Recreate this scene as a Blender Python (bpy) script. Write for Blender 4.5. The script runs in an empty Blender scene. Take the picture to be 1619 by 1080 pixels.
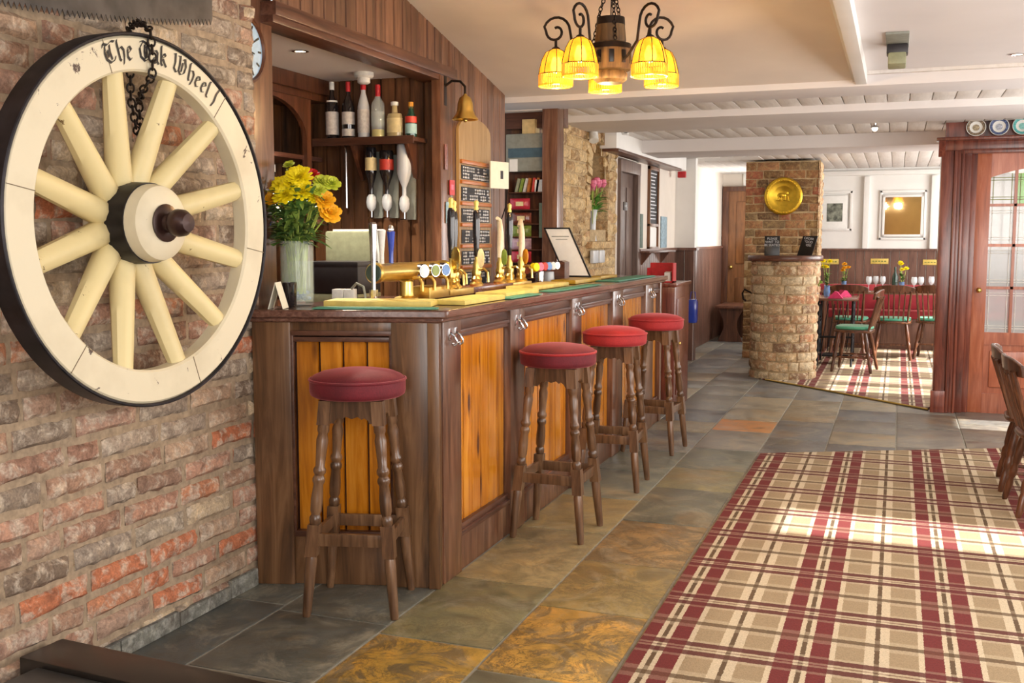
import bpy, bmesh, math, random
from mathutils import Vector, Matrix, Euler, noise
random.seed(7)
PI = math.pi
S = bpy.context.scene
COL = S.collection

# ---------------------------------------------------------------- camera
cam = bpy.data.cameras.new('camera')
camo = bpy.data.objects.new('camera', cam); COL.objects.link(camo)
cam.sensor_width = 36.0
cam.lens = 1640.0 / 1619.0 * 36.0
cam.clip_start = 0.05
camo.location = (0, 0, 1.41)
camo.rotation_euler = (math.radians(90 - 5.6414), 0, math.radians(20.327))
S.camera = camo

# ---------------------------------------------------------------- light
S.view_settings.view_transform = 'Standard'
S.view_settings.look = 'None'
S.view_settings.gamma = 1
S.view_settings.use_curve_mapping = False
S.view_settings.exposure = 0.95
w = bpy.data.worlds.new('World'); S.world = w; w.use_nodes = True
bg = w.node_tree.nodes['Background']
bg.inputs[0].default_value = (0.93, 0.96, 1.0, 1); bg.inputs[1].default_value = 0.6
S.cycles.use_denoising = True
S.cycles.max_bounces = 8
S.cycles.diffuse_bounces = 4
S.cycles.glossy_bounces = 3
S.cycles.transmission_bounces = 8
S.cycles.sample_clamp_indirect = 4.0

def sun(energy, direction, color, angle=0.9):
    l = bpy.data.lights.new('sun', 'SUN'); l.energy = energy; l.color = color; l.angle = math.radians(angle)
    o = bpy.data.objects.new('sun', l); COL.objects.link(o)
    o.rotation_euler = Vector(direction).to_track_quat('-Z', 'Y').to_euler()
def area(loc, direction, sx, sy, energy, color=(1, 1, 1)):
    l = bpy.data.lights.new('daylight_fill', 'AREA'); l.shape = 'RECTANGLE'; l.size = sx; l.size_y = sy
    l.energy = energy; l.color = color
    o = bpy.data.objects.new('daylight_fill', l); COL.objects.link(o)
    o.location = loc; o.rotation_euler = Vector(direction).to_track_quat('-Z', 'Y').to_euler()
    return o
sun(8.0, (-1.0, 0.03, -0.70), (1, 0.98, 0.94), 1.2)
area((2.0, 3.6, 1.5), (-1, 0.1, -0.1), 2.6, 1.3, 40, (1, 0.97, 0.93))        # daylight added for curtained right-hand windows; the wall is solid here
area((2.0, 7.0, 1.5), (-1, 0, -0.05), 1.8, 1.3, 28, (1, 0.97, 0.93))  # second added fill panel along the same closed wall
area((1.0, -0.6, 1.7), (-0.35, 1, -0.05), 3.0, 1.8, 60, (1, 0.97, 0.94))     # added fill from behind the camera; no window is built there
area((1.95, 12.0, 1.6), (-1, 0, -0.15), 3.4, 1.3, 75, (1, 0.98, 0.95))        # dining room windows
area((-1.58, 14.3, 1.6), (-1, -0.1, -0.1), 1.2, 1.2, 13, (1, 0.98, 0.95))       # added hall fill from the right, hidden by the chimney; no window built

# ---------------------------------------------------------------- materials
def lin(c):
    return tuple(((x/255.0)/12.92 if x/255.0 <= 0.04045 else (((x/255.0)+0.055)/1.055)**2.4) for x in c) + (1,)
class NT:
    def __init__(s, name):
        s.m = bpy.data.materials.new(name); s.m.use_nodes = True
        s.t = s.m.node_tree; s.n = s.t.nodes; s.b = s.n['Principled BSDF']
        s.out = s.n['Material Output']
    def new(s, t, **k):
        x = s.n.new(t)
        for a, v in k.items():
            if a.startswith('_'): setattr(x, a[1:], v)
            else:
                key = int(a[1:]) if a[0] == 'i' and a[1:].isdigit() else a.replace('_', ' ')
                x.inputs[key].default_value = v
        return x
    def l(s, a, b): s.t.links.new(a, b)
    def coord(s, scale=(1, 1, 1), rot=(0, 0, 0), loc=(0, 0, 0)):
        c = s.new('ShaderNodeTexCoord'); m = s.new('ShaderNodeMapping')
        m.inputs['Scale'].default_value = scale; m.inputs['Rotation'].default_value = rot; m.inputs['Location'].default_value = loc
        s.l(c.outputs['Object'], m.inputs[0]); return m.outputs[0]
    def noise(s, vec, sc, det=4, rough=0.55, dist=0.0):
        x = s.new('ShaderNodeTexNoise'); x.inputs['Scale'].default_value = sc; x.inputs['Detail'].default_value = det
        x.inputs['Roughness'].default_value = rough; x.inputs['Distortion'].default_value = dist
        s.l(vec, x.inputs['Vector']); return x.outputs['Fac']
    def ramp(s, fac, stops, interp='LINEAR'):
        r = s.new('ShaderNodeValToRGB'); r.color_ramp.interpolation = interp
        e = r.color_ramp.elements
        while len(e) > 1: e.remove(e[-1])
        e[0].position = stops[0][0]; e[0].color = stops[0][1]
        for p, c in stops[1:]:
            q = e.new(p); q.color = c
        s.l(fac, r.inputs[0]); return r.outputs[0]
    def mix(s, a, b, fac, mode='MIX'):
        x = s.new('ShaderNodeMix', _data_type='RGBA', _blend_type=mode)
        for sock, v in ((x.inputs['Factor'], fac), (x.inputs['A'], a), (x.inputs['B'], b)):
            if isinstance(v, (int, float, tuple)): sock.default_value = v
            else: s.l(v, sock)
        return x.outputs['Result']
    def math(s, op, a, b=0.0):
        x = s.new('ShaderNodeMath', _operation=op)
        for i, v in enumerate((a, b)):
            if isinstance(v, (int, float)): x.inputs[i].default_value = v
            else: s.l(v, x.inputs[i])
        return x.outputs[0]
    def bump(s, h, strength=0.3, dist=0.01):
        b = s.new('ShaderNodeBump'); b.inputs['Strength'].default_value = strength; b.inputs['Distance'].default_value = dist
        s.l(h, b.inputs['Height']); s.l(b.outputs[0], s.b.inputs['Normal'])
    def base(s, c):
        if isinstance(c, tuple): s.b.inputs['Base Color'].default_value = c
        else: s.l(c, s.b.inputs['Base Color'])
    def set(s, rough=None, metal=None, **k):
        if rough is not None: s.b.inputs['Roughness'].default_value = rough
        if metal is not None: s.b.inputs['Metallic'].default_value = metal
        for a, v in k.items(): s.b.inputs[a.replace('_', ' ')].default_value = v

def plain(name, rgb, rough=0.5, metal=0.0, var=0.08, sc=30, **k):
    t = NT(name); c = lin(rgb)
    f = t.noise(t.coord(), sc, 3)
    d = tuple(max(0, x*(1-var*2.2)) for x in c[:3]) + (1,); h = tuple(min(1, x*(1+var)) for x in c[:3]) + (1,)
    t.base(t.ramp(f, [(0.3, d), (0.7, h)])); t.set(rough, metal, **k); return t.m
def wood(name, dark, mid, light, axis='Z', sc=1.0, rough=0.35, island=0.25, knots=False, coat=0.15, bump=0.15):
    t = NT(name)
    s = {'X': (1.2, 14, 14), 'Y': (14, 1.2, 14), 'Z': (14, 14, 1.2)}[axis]
    g = t.new('ShaderNodeNewGeometry')
    c = t.new('ShaderNodeTexCoord'); m = t.new('ShaderNodeMapping'); m.inputs['Scale'].default_value = tuple(x*sc for x in s)
    comb = t.new('ShaderNodeVectorMath', _operation='ADD')
    rnd = t.math('MULTIPLY', g.outputs['Random Per Island'], 17.0)
    t.l(c.outputs['Object'], comb.inputs[0]); t.l(rnd, comb.inputs[1]); t.l(comb.outputs[0], m.inputs[0])
    v = m.outputs[0]
    f = t.noise(v, 2.0, 6, 0.6, 0.8)
    col = t.ramp(f, [(0.28, lin(dark)), (0.5, lin(mid)), (0.72, lin(light))])
    f2 = t.noise(t.coord((1, 1, 1)), 2.2, 3)
    col = t.mix(col, lin(dark), t.ramp(f2, [(0.5, (0, 0, 0, 1)), (0.75, (0.55, 0.55, 0.55, 1))]))
    isl = t.ramp(g.outputs['Random Per Island'], [(0, (1-island,)*3+(1,)), (1, (1+island*0.5,)*3+(1,))])
    col = t.mix(col, isl, 1.0, 'MULTIPLY')
    if knots:
        vo = t.new('ShaderNodeTexVoronoi'); vo.inputs['Scale'].default_value = 1.0
        ks = {'X': (2.6, 9, 9), 'Y': (9, 2.6, 9), 'Z': (9, 9, 2.6)}[axis]
        m2 = t.new('ShaderNodeMapping'); m2.inputs['Scale'].default_value = ks; t.l(comb.outputs[0], m2.inputs[0]); t.l(m2.outputs[0], vo.inputs['Vector'])
        kf = t.ramp(vo.outputs['Distance'], [(0.08, (1, 1, 1, 1)), (0.2, (0, 0, 0, 1))])
        col = t.mix(col, lin((92, 48, 16)), kf)
    t.base(col); t.set(rough)
    t.b.inputs['Coat Weight'].default_value = coat; t.b.inputs['Coat Roughness'].default_value = 0.2
    t.bump(f, bump, 0.004)
    return t.m
def metal(name, rgb, rough=0.25, var=0.12):
    t = NT(name); c = lin(rgb)
    f = t.noise(t.coord(), 18, 4)
    t.base(t.ramp(f, [(0.3, tuple(x*(1-var*2) for x in c[:3])+(1,)), (0.7, c)])); t.set(rough, 1.0); return t.m
def glass(name, rgb=(240, 250, 245), rough=0.02, ior=1.45, alpha=0.22):
    t = NT(name); t.base(lin(rgb)); t.set(rough, 0)
    t.b.inputs['Alpha'].default_value = alpha; t.b.inputs['Specular IOR Level'].default_value = 0.8
    return t.m
def emis(name, rgb, strength):
    t = NT(name); t.base(lin(rgb)); t.b.inputs['Emission Color'].default_value = lin(rgb); t.b.inputs['Emission Strength'].default_value = strength; return t.m

def brick_mat(name, cols, smear, mortar=False, dark=(70, 55, 48), soft=0.42):
    t = NT(name); v = t.coord()
    g = t.new('ShaderNodeNewGeometry')
    n = len(cols)
    base = t.ramp(g.outputs['Random Per Island'], [(i/n, lin(c)) for i, c in enumerate(cols)], 'CONSTANT')
    f = t.noise(v, 22, 6, 0.65, 0.4)
    base = t.mix(base, lin(smear), t.ramp(f, [(0.48, (0, 0, 0, 1)), (0.60, (soft*1.7,)*3+(1,))]))
    f6 = t.noise(v, 14, 7, 0.75, 1.2)
    base = t.mix(base, t.ramp(f6, [(0.32, (0.55, 0.5, 0.46, 1)), (0.5, (1, 1, 1, 1)), (0.68, (1.35, 1.3, 1.2, 1))]), 1.0, 'MULTIPLY')
    f3 = t.noise(v, 9, 5, 0.7, 0.6)
    base = t.mix(base, lin(dark), t.ramp(f3, [(0.55, (0, 0, 0, 1)), (0.75, (0.7, 0.7, 0.7, 1))]))
    f4 = t.noise(v, 120, 3, 0.6)
    base = t.mix(base, t.ramp(f4, [(0.3, (0.72,)*3+(1,)), (0.7, (1.15,)*3+(1,))]), 1.0, 'MULTIPLY')
    t.base(base); t.set(0.85)
    t.bump(t.noise(v, 70, 6, 0.7), 0.5, 0.006)
    return t.m

M = {}
M['brick'] = brick_mat('old_brick', [(176, 134, 112), (150, 120, 102), (184, 142, 120), (144, 128, 112), (172, 138, 120), (186, 128, 96), (164, 148, 132), (128, 110, 94), (182, 154, 130), (190, 170, 142), (162, 124, 104), (150, 136, 122), (176, 146, 126), (190, 118, 84), (166, 132, 110), (158, 144, 126)], (202, 188, 170))
M['mortar'] = plain('mortar', (166, 146, 122), 0.95, 0, 0.15, 40)
M['brick_low'] = brick_mat('pier_brick', [(196, 168, 128), (178, 140, 104), (204, 184, 150), (164, 128, 96), (190, 150, 116), (150, 118, 90), (208, 176, 136), (186, 136, 100), (198, 158, 118)], (226, 210, 176))
M['brick_dark'] = brick_mat('chimney_brick', [(150, 104, 66), (126, 92, 58), (168, 120, 82), (112, 84, 58), (146, 112, 70), (164, 98, 70), (134, 108, 76)], (182, 154, 104), soft=0.3)
M['stone'] = brick_mat('arch_stone', [(190, 158, 110), (168, 136, 94), (202, 174, 128), (150, 120, 84), (182, 144, 100), (196, 166, 118)], (220, 198, 156), soft=0.35)
M['mortar_warm'] = plain('warm_mortar', (186, 162, 124), 0.95, 0, 0.14, 30)
M['dwood'] = wood('dark_stained_wood', (58, 32, 22), (98, 58, 38), (128, 82, 56), 'Z')
M['dwoodX'] = wood('dark_stained_wood_across', (58, 34, 26), (96, 60, 44), (124, 84, 64), 'X')
M['dwoodY'] = wood('dark_stained_wood_along', (62, 36, 28), (104, 66, 50), (134, 94, 74), 'Y')
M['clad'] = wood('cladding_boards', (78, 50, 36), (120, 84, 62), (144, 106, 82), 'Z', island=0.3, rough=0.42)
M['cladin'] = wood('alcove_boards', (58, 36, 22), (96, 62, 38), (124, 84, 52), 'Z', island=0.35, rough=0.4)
M['barend'] = wood('bar_frame_wood', (66, 44, 28), (112, 78, 50), (150, 112, 78), 'Z', rough=0.3, sc=0.7, coat=0.3)
M['barside'] = wood('bar_side_wood', (74, 44, 32), (120, 80, 58), (154, 110, 84), 'Z', rough=0.28, coat=0.35)
M['pine'] = wood('varnished_pine', (150, 84, 16), (206, 128, 28), (226, 156, 56), 'Z', island=0.16, knots=True, rough=0.2, sc=0.8, coat=0.5)
M['counter'] = wood('counter_top_wood', (70, 44, 36), (112, 76, 62), (140, 104, 90), 'Y', rough=0.22, coat=0.5)
M['stool'] = wood('turned_oak', (58, 36, 22), (104, 74, 50), (142, 108, 78), 'Z', rough=0.32, coat=0.3)
M['chair'] = wood('chair_wood', (48, 26, 16), (92, 54, 34), (138, 90, 60), 'Z', rough=0.28, coat=0.4)
M['mahog'] = wood('mahogany', (74, 30, 20), (120, 58, 42), (154, 84, 62), 'Z', rough=0.25, coat=0.5)
M['doorw'] = wood('red_oak_door', (150, 78, 50), (186, 104, 70), (206, 132, 98), 'Z', rough=0.3, coat=0.35)
M['bdoor'] = wood('back_door_wood', (84, 50, 24), (122, 78, 42), (146, 98, 58), 'Z', rough=0.35)
M['gdoor'] = wood('grey_brown_door', (84, 64, 58), (112, 90, 82), (134, 112, 102), 'Z', rough=0.4)
M['pale_wood'] = wood('pale_board', (146, 112, 66), (178, 144, 92), (200, 168, 118), 'Z', rough=0.5)
M['orangew'] = wood('orange_slat', (160, 84, 26), (196, 116, 44), (216, 142, 66), 'Y', rough=0.4)

def velvet(name, a, b, sheen=0.6):
    t = NT(name); v = t.coord()
    f = t.noise(v, 6, 3); f2 = t.noise(v, 160, 2)
    c = t.mix(t.ramp(f, [(0.3, lin(a)), (0.7, lin(b))]), t.ramp(f2, [(0.3, (0.82,)*3+(1,)), (0.7, (1.1,)*3+(1,))]), 1.0, 'MULTIPLY')
    t.base(c); t.set(0.75); t.b.inputs['Sheen Weight'].default_value = sheen; t.b.inputs['Sheen Roughness'].default_value = 0.35
    t.b.inputs['Sheen Tint'].default_value = lin((255, 150, 150))
    t.bump(f2, 0.2, 0.002); return t.m
M['velvet'] = velvet('maroon_velvet', (86, 16, 28), (116, 24, 38), 0.45)
M['velvet_red'] = velvet('red_velvet', (148, 30, 36), (176, 42, 46))
M['velvet_piping'] = velvet('velvet_piping', (92, 18, 30), (120, 26, 40))
M['green_pad'] = velvet('green_fabric', (70, 150, 120), (96, 180, 150), 0.2)
M['banq'] = velvet('banquette_red', (150, 40, 52), (180, 56, 66))

def slate():
    t = NT('slate_flags'); v = t.coord()
    at = t.new('ShaderNodeAttribute'); at.attribute_name = 'tint'
    an = t.new('ShaderNodeAttribute'); an.attribute_name = 'vein'
    f = t.noise(v, 5, 7, 0.62, 1.2)
    c = t.mix(at.outputs['Color'], t.ramp(f, [(0.3, (0.55, 0.57, 0.55, 1)), (0.5, (1, 1, 1, 1)), (0.72, (1.5, 1.36, 1.15, 1))]), 1.0, 'MULTIPLY')
    f2 = t.noise(v, 9, 8, 0.75, 2.4)
    vn = t.ramp(f2, [(0.47, (0, 0, 0, 1)), (0.5, (1, 1, 1, 1)), (0.53, (0, 0, 0, 1))])
    big = t.ramp(t.noise(v, 2.2, 3), [(0.42, (0, 0, 0, 1)), (0.58, (1, 1, 1, 1))])
    fac = t.math('MULTIPLY', t.math('MULTIPLY', vn, big), an.outputs['Fac'])
    c = t.mix(c, lin((58, 50, 36)), fac)
    pt = t.math('MULTIPLY', t.ramp(t.noise(v, 4.5, 9, 0.8, 2.0), [(0.46, (0, 0, 0, 1)), (0.54, (1, 1, 1, 1))]), t.math('MULTIPLY', an.outputs['Fac'], 0.75))
    c = t.mix(c, lin((92, 82, 62)), pt)
    lt = t.math('MULTIPLY', t.ramp(t.noise(v, 3.2, 9, 0.78, 1.6), [(0.5, (0, 0, 0, 1)), (0.66, (1, 1, 1, 1))]), 0.42)
    c = t.mix(c, lin((176, 168, 146)), lt)
    f5 = t.noise(v, 1.6, 4, 0.6)
    c = t.mix(c, lin((168, 126, 62)), t.ramp(f5, [(0.56, (0, 0, 0, 1)), (0.7, (0.35,)*3+(1,))]))
    t.base(c)
    r = t.ramp(f, [(0.3, (0.28,)*3+(1,)), (0.7, (0.5,)*3+(1,))]); t.l(r, t.b.inputs['Roughness'])
    t.bump(t.mix(f, f2, 0.4), 0.35, 0.008); return t.m
M['slate'] = slate()
M['grout'] = plain('grout', (150, 146, 134), 0.9, 0, 0.1)

def plaid(name, x0, y0, px=0.473, py=0.488):
    t = NT(name)
    c = t.new('ShaderNodeTexCoord'); s = t.new('ShaderNodeSeparateXYZ')
    wob = t.new('ShaderNodeTexNoise'); wob.inputs['Scale'].default_value = 90
    t.l(c.outputs['Object'], s.inputs[0]); t.l(c.outputs['Object'], wob.inputs['Vector'])
    wn = t.math('MULTIPLY', t.math('SUBTRACT', wob.outputs['Fac'], 0.5), 0.009)
    fx = t.math('FRACT', t.math('ADD', t.math('DIVIDE', t.math('ADD', t.math('SUBTRACT', s.outputs[0], x0), wn), px), 100.5))
    fy = t.math('FRACT', t.math('ADD', t.math('DIVIDE', t.math('ADD', t.math('SUBTRACT', s.outputs[1], y0), wn), py), 100.5))
    tan = lin((160, 139, 108)); cr = lin((204, 187, 158)); ma = lin((112, 38, 36)); ol = lin((98, 76, 52)); dk = lin((88, 26, 26))
    def sym(st, p):      # list of (distance from the pair centre, colour)
        r = []
        for i, (d, col) in enumerate(reversed(st)):
            r.append((max(0.0, 0.5 - d/p), col))
        # r: from edge to centre; each entry starts where its outer distance lies
        out = list(r)
        for i in range(1, len(st)):
            out.append((0.5 + st[i-1][0]/p, st[i][1]))
        return out
    X = sym([(0.008, ol), (0.025, cr), (0.086, ma), (0.104, cr), (0.196, tan), (0.228, cr), (px/2, ol)], px)
    t1 = t.ramp(fx, X, 'CONSTANT')
    Yc = [(0.005, dk), (0.020, cr), (0.058, dk), (0.078, cr), (0.196, tan), (0.228, cr), (py/2, ol)]
    t2 = t.ramp(fy, sym(Yc, py), 'CONSTANT')
    W = lambda a: (a, a, a, 1)
    Ym = [(0.005, W(0.5)), (0.020, W(0.5)), (0.058, W(0.9)), (0.078, W(0.4)), (0.196, W(0.0)), (0.228, W(0.35)), (py/2, W(0.85))]
    m = t.ramp(fy, sym(Ym, py), 'CONSTANT')
    XM = sym([(0.008, W(1)), (0.025, W(1)), (0.086, W(0.5)), (0.104, W(1)), (0.196, W(1)), (0.228, W(1)), (px/2, W(0.6))], px)
    m = t.math('MULTIPLY', m, t.ramp(fx, XM, 'CONSTANT'))
    col = t.mix(t1, t2, m)
    f = t.noise(c.outputs['Object'], 230, 3)
    col = t.mix(col, t.ramp(f, [(0.3, (0.78,)*3+(1,)), (0.7, (1.12,)*3+(1,))]), 1.0, 'MULTIPLY')
    t.base(col); t.set(0.95)
    t.bump(f, 0.5, 0.004); return t.m
M['plaid'] = plaid('tartan_carpet_weave', -0.257, 3.93)
M['plaid2'] = plaid('tartan_carpet_weave_dining', -0.314, 10.2)

def paint(name, rgb, chips=None, rough=0.55, amt=0.66, sc=7, dirt=(150, 132, 96)):
    t = NT(name); v = t.coord()
    f = t.noise(v, 3.5, 5)
    c = t.mix(lin(rgb), lin(dirt), t.ramp(f, [(0.5, (0, 0, 0, 1)), (0.8, (0.35,)*3+(1,))]))
    if chips:
        f2 = t.noise(v, sc, 8, 0.72, 0.6)
        c = t.mix(c, lin(chips), t.ramp(f2, [(amt, (0, 0, 0, 1)), (amt+0.02, (1, 1, 1, 1))]))
    t.base(c); t.set(rough); t.bump(t.noise(v, 40, 4), 0.1, 0.003); return t.m
M['cream'] = paint('cream_paint', (222, 212, 184), (84, 66, 56), 0.45, 0.635, 9)
M['cream_spoke'] = paint('cream_spoke_paint', (224, 208, 156), (112, 88, 54), 0.45, 0.65, 13)
M['tyre'] = plain('iron_tyre', (44, 40, 44), 0.45, 0.5, 0.3, 12)
M['iron'] = plain('wrought_iron', (46, 36, 30), 0.5, 0.6, 0.25, 20)
M['black'] = plain('black', (22, 20, 22), 0.3, 0, 0.1)
M['blackgloss'] = plain('black_gloss', (18, 16, 20), 0.12, 0, 0.05, Coat_Weight=0.6)
M['letter'] = plain('black_lettering', (28, 24, 24), 0.5)
M['white'] = plain('white_paint', (232, 230, 226), 0.6, 0, 0.02, 4)
M['ceil'] = plain('ceiling_paint', (226, 216, 206), 0.7, 0, 0.04, 2)
M['ceilw'] = plain('white_ceiling', (226, 222, 222), 0.7, 0, 0.02, 2)
M['tng'] = wood('white_painted_boards', (214, 208, 202), (226, 221, 216), (234, 230, 226), 'Y', island=0.03, rough=0.6, coat=0.0, bump=0.03)
M['brass'] = metal('polished_brass', (250, 218, 126), 0.28, 0.06)
M['brass_old'] = metal('aged_brass', (226, 190, 108), 0.35, 0.08)
M['gold'] = metal('gold_dish', (232, 192, 66), 0.33)
M['chrome'] = metal('chrome', (225, 225, 228), 0.12)
M['steel'] = plain('saw_steel', (92, 88, 86), 0.5, 0.5, 0.2, 8)
M['greybox'] = plain('grey_plastic', (140, 142, 132), 0.6)
M['bluepane'] = plain('blue_grey_panel', (74, 98, 112), 0.4)
M['paper'] = plain('paper', (236, 236, 232), 0.7, 0, 0.02)
M['cardp'] = plain('cream_card', (234, 232, 214), 0.6, 0, 0.02)
M['chalk'] = plain('chalkboard', (38, 38, 44), 0.6)
M['chalkw'] = plain('chalk_white', (226, 228, 232), 0.8)
M['yellow_mat'] = plain('yellow_bar_mat', (226, 204, 110), 0.5, 0, 0.08, 20)
M['gold_mat'] = plain('ochre_bar_mat', (186, 150, 40), 0.4, 0.2, 0.1, 20)
M['green_mat'] = plain('green_bar_mat', (88, 150, 124), 0.6)
M['red'] = plain('red_plastic', (190, 38, 44), 0.4)
M['redpkt'] = plain('red_packet', (200, 52, 72), 0.3)
M['greenpkt'] = plain('green_packet', (130, 150, 60), 0.35)
M['pinkpkt'] = plain('pink_packet', (206, 170, 186), 0.35)
M['navy'] = plain('dark_till', (48, 44, 46), 0.4)
M['screen'] = plain('grey_green_casing', (150, 152, 122), 0.5)
M['cap_red'] = plain('red_cap', (196, 36, 44), 0.35)
M['cap_orange'] = plain('orange_cap', (220, 150, 40), 0.35)
M['cap_white'] = plain('white_cap', (224, 224, 220), 0.4)
M['label'] = plain('bottle_label', (206, 200, 194), 0.6, 0, 0.1, 60)
M['label_red'] = plain('red_label', (204, 64, 50), 0.5)
M['label_cream'] = plain('cream_label', (232, 214, 160), 0.5)
M['gl_dark'] = plain('dark_bottle_glass', (32, 28, 30), 0.08, 0, 0.05, Coat_Weight=0.8)
M['gl_green'] = plain('green_bottle_glass', (26, 66, 52), 0.08, 0, 0.05, Coat_Weight=0.8)
M['gl_clear'] = glass('clear_glass', (236, 244, 240), alpha=0.25)
M['gl_vase'] = glass('vase_glass', (232, 244, 238), alpha=0.16)
M['gl_frost'] = glass('frosted_glass', (222, 226, 230), 0.25, alpha=0.75)
M['water'] = glass('vase_water', (210, 226, 190), 0.02, alpha=0.2)
M['spirit'] = glass('amber_spirit', (222, 200, 60), 0.05, alpha=0.8)
M['whisky'] = glass('pale_whisky', (226, 204, 150), 0.05, alpha=0.7)
M['pebble'] = plain('blue_white_pebble', (130, 150, 190), 0.2, 0, 0.3, 60)
M['leaf'] = plain('leaf_green', (98, 136, 66), 0.5, 0, 0.3, 14)
M['leafl'] = plain('leaf_light_green', (156, 186, 86), 0.5, 0, 0.25, 14)
M['stem'] = plain('stem_green', (170, 190, 84), 0.5, 0, 0.2, 14)
M['petal_y'] = plain('yellow_petal', (255, 232, 10), 0.6, 0, 0.04, 40)
M['petal_o'] = plain('orange_petal', (255, 182, 20), 0.55, 0, 0.08, 40)
M['petal_r'] = plain('red_petal', (206, 34, 30), 0.5, 0, 0.12, 40)
M['petal_p'] = plain('pink_petal', (226, 120, 150), 0.5, 0, 0.12, 40)
M['petal_b'] = plain('blue_petal', (120, 160, 224), 0.5)
M['petal_g'] = plain('lime_bud', (196, 208, 60), 0.5)
M['pblack'] = plain('pump_handle_black', (26, 24, 28), 0.15, 0, 0.05, Coat_Weight=0.7)
M['pcream'] = plain('pump_handle_cream', (222, 206, 176), 0.25, 0, 0.06, Coat_Weight=0.5)
M['pblue'] = plain('tap_handle_blue', (44, 70, 176), 0.2, Coat_Weight=0.5)
M['ctop'] = plain('gold_finial', (226, 206, 110), 0.3, 0.3)
M['walln'] = plain('warm_white_wall', (226, 216, 204), 0.7, 0, 0.03, 3)
M['dado'] = wood('dado_boards', (76, 48, 38), (110, 76, 62), (128, 92, 76), 'Z', island=0.2, rough=0.42)
M['plaque'] = plain('gold_plaque', (222, 196, 104), 0.4, 0.3)
M['ironblack'] = plain('cast_iron', (28, 26, 28), 0.5, 0.4)
M['tabletop'] = wood('table_top', (96, 58, 44), (140, 92, 76), (170, 124, 104), 'X', rough=0.25)
M['napkin'] = plain('magenta_napkin', (206, 46, 102), 0.7)
M['glassw'] = glass('wine_glass', (240, 244, 248), 0.03, alpha=0.35)
M['bluegl'] = glass('blue_glass', (120, 160, 214), 0.05, alpha=0.6)
M['hearth'] = plain('polished_black_stone', (38, 35, 32), 0.3, 0, 0.15, 8)
M['exit'] = plain('exit_green', (20, 140, 84), 0.5)
M['mirror'] = metal('mirror', (235, 235, 232), 0.03, 0.01)
M['pane'] = glass('leaded_pane', (206, 212, 214), 0.1, alpha=0.55)
M['pane_green'] = glass('green_stained_pane', (120, 200, 50), 0.1, alpha=0.7)
M['pane_red'] = glass('red_stained_pane', (206, 60, 50), 0.1, alpha=0.8)
M['lead'] = plain('pale_glazing_lead', (226, 226, 220), 0.4)
M['lead_olive'] = plain('olive_glazing_strip', (130, 134, 60), 0.4)
M['bulb'] = emis('lit_bulb', (255, 214, 120), 10)
M['spot'] = emis('lit_downlight', (255, 232, 190), 6)
def amber(name, em):
    t = NT(name)
    f = t.noise(t.coord(), 20, 3)
    c = t.ramp(f, [(0.3, lin((226, 134, 20))), (0.7, lin((246, 190, 60)))])
    t.base(c); t.set(0.25)
    t.b.inputs['Transmission Weight'].default_value = 0.25
    t.l(t.mix(lin((255, 140, 16)), lin((255, 190, 50)), f), t.b.inputs['Emission Color']); t.b.inputs['Emission Strength'].default_value = em
    return t.m
M['amber'] = amber('amber_shade_glass', 0.55)
M['bead'] = amber('amber_bead', 0.3)

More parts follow.
